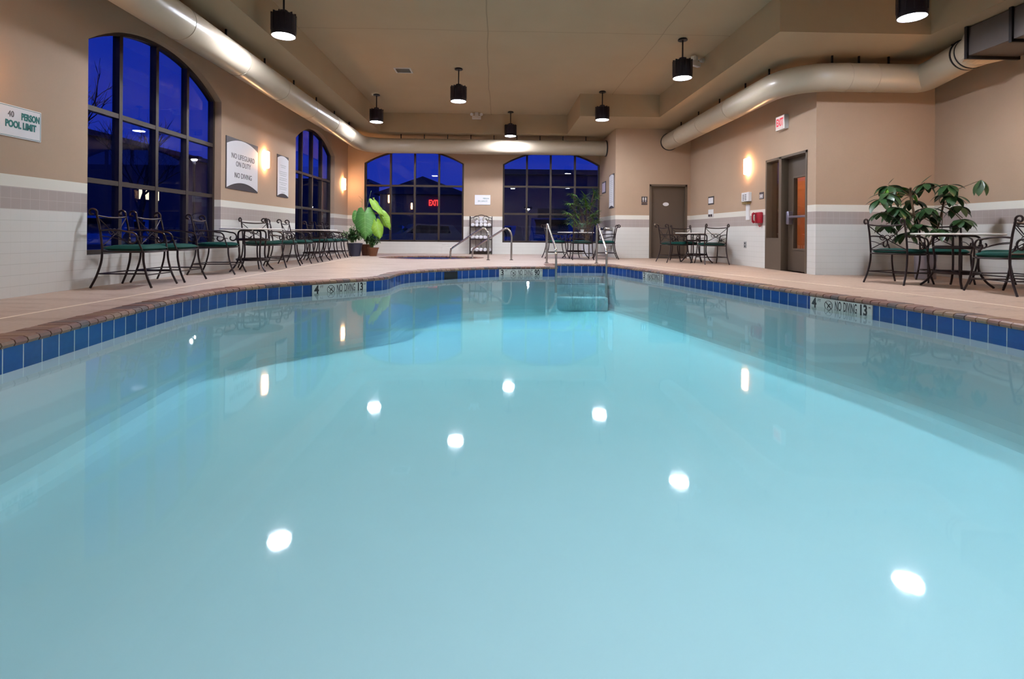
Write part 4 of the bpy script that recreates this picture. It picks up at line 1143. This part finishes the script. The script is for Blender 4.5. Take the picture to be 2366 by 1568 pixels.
carm('silver car parked outside the left far window', -3.6, 25.0, R(-160), M_car2, 1.0)
carm('dark car parked outside beyond the first left window', -11.5, 15.4, R(-60), M_car2, 1.0)
carm('dark car parked outside beyond the middle of the first left window', -14.2, 20.6, R(-60), M_car, 1.0)
def lamp_post(x, y, h, lab):
    t = thing('street_lamp', lab, 'street lamp', (x, y, -.35))
    link('pole', T([(0, 0, 0), (0, 0, h)], .06, n=10), M_dark, t, True); link('head', BB(-.28, .28, -.16, .16, h, h+.14, b=.03), M_dark, t)
    link('bulb', LA([(.001, h-.06), (.09, h-.05), (.12, h-.005)], n=16, cap=False), M_lot, t, True)
lamp_post(2.0, 34.0, 2.6, 'bright street lamp across the lot beyond the right far window')
lamp_post(6.2, 19.6, 4.2, 'added unseen street lamp lighting the parked cars from the right')  # added out of view only to light the near sides of the cars
lamp_post(-13.5, 24.0, 4.2, 'street lamp beyond the first left window')
def tree(x, y, h, lab, seed):
    rnd = random.Random(seed); t = thing('bare_tree', lab, 'tree', (x, y, -.35), 0, 'bare trees outside the left window'); bm = bmesh.new()
    def br(p, d, L, r, lv):
        e = p+d*L; m_ = p+d*L*.5+Vector((rnd.uniform(-.06, .06), rnd.uniform(-.06, .06), 0))*L
        tube(bm, [p, m_, e], [r, r*.85, r*.65], n=5, cap=False)
        if lv == 0: return
        for k in range(3 if lv > 1 else 4):
            nd = (d+Vector((rnd.uniform(-.8, .8), rnd.uniform(-.8, .8), rnd.uniform(-.1, .6)))).normalized(); br(p.lerp(e, rnd.uniform(.6, 1)), nd, L*rnd.uniform(.6, .8), r*.55, lv-1)
    br(Vector((0, 0, 0)), Vector((0, 0, 1)), h*.38, .09, 5); link('trunk', bm, M_bark, t)
tree(-9.6, 11.6, 4.6, 'bare tree nearest the first left window', 4)
tree(-11.2, 17.0, 4.8, 'bare tree behind the middle panes of the first left window', 9)

# ------------------------------------------------------------------ dusk sky
w = bpy.data.worlds.new('dusk'); S.world = w; w.use_nodes = True; nt = w.node_tree; nt.nodes.clear(); g = G(nt)
tc = g.n('ShaderNodeTexCoord'); sp_ = g.n('ShaderNodeSeparateXYZ'); g.l(tc.outputs['Generated'], sp_.inputs[0])
cr = g.n('ShaderNodeValToRGB'); g.l(sp_.outputs[2], cr.inputs[0]); el = cr.color_ramp.elements
el[0].position = 0.0; el[0].color = (.030, .050, .42, 1); el[1].position = .42; el[1].color = (.0005, .026, .42, 1)
e = el.new(.12); e.color = (.014, .038, .44, 1)
bg = g.n('ShaderNodeBackground'); g.l(cr.outputs[0], bg.inputs[0]); bg.inputs[1].default_value = 1.1
ow = g.n('ShaderNodeOutputWorld'); g.l(bg.outputs[0], ow.inputs[0])

# ------------------------------------------------------------------ render settings
S.view_settings.view_transform = 'Standard'; S.view_settings.look = 'None'
S.view_settings.exposure = 0.0; S.view_settings.gamma = 1; S.view_settings.use_curve_mapping = False
cy = S.cycles
cy.use_denoising = True
try: cy.denoiser = 'OPENIMAGEDENOISE'; cy.denoising_input_passes = 'RGB_ALBEDO_NORMAL'
except Exception: pass
cy.max_bounces = 6; cy.diffuse_bounces = 4; cy.glossy_bounces = 3; cy.transmission_bounces = 2; cy.transparent_max_bounces = 10
cy.use_adaptive_sampling = True; cy.adaptive_threshold = .04; cy.adaptive_min_samples = 16
cy.caustics_reflective = False; cy.caustics_refractive = False
cy.sample_clamp_indirect = 6
cy.use_light_tree = False
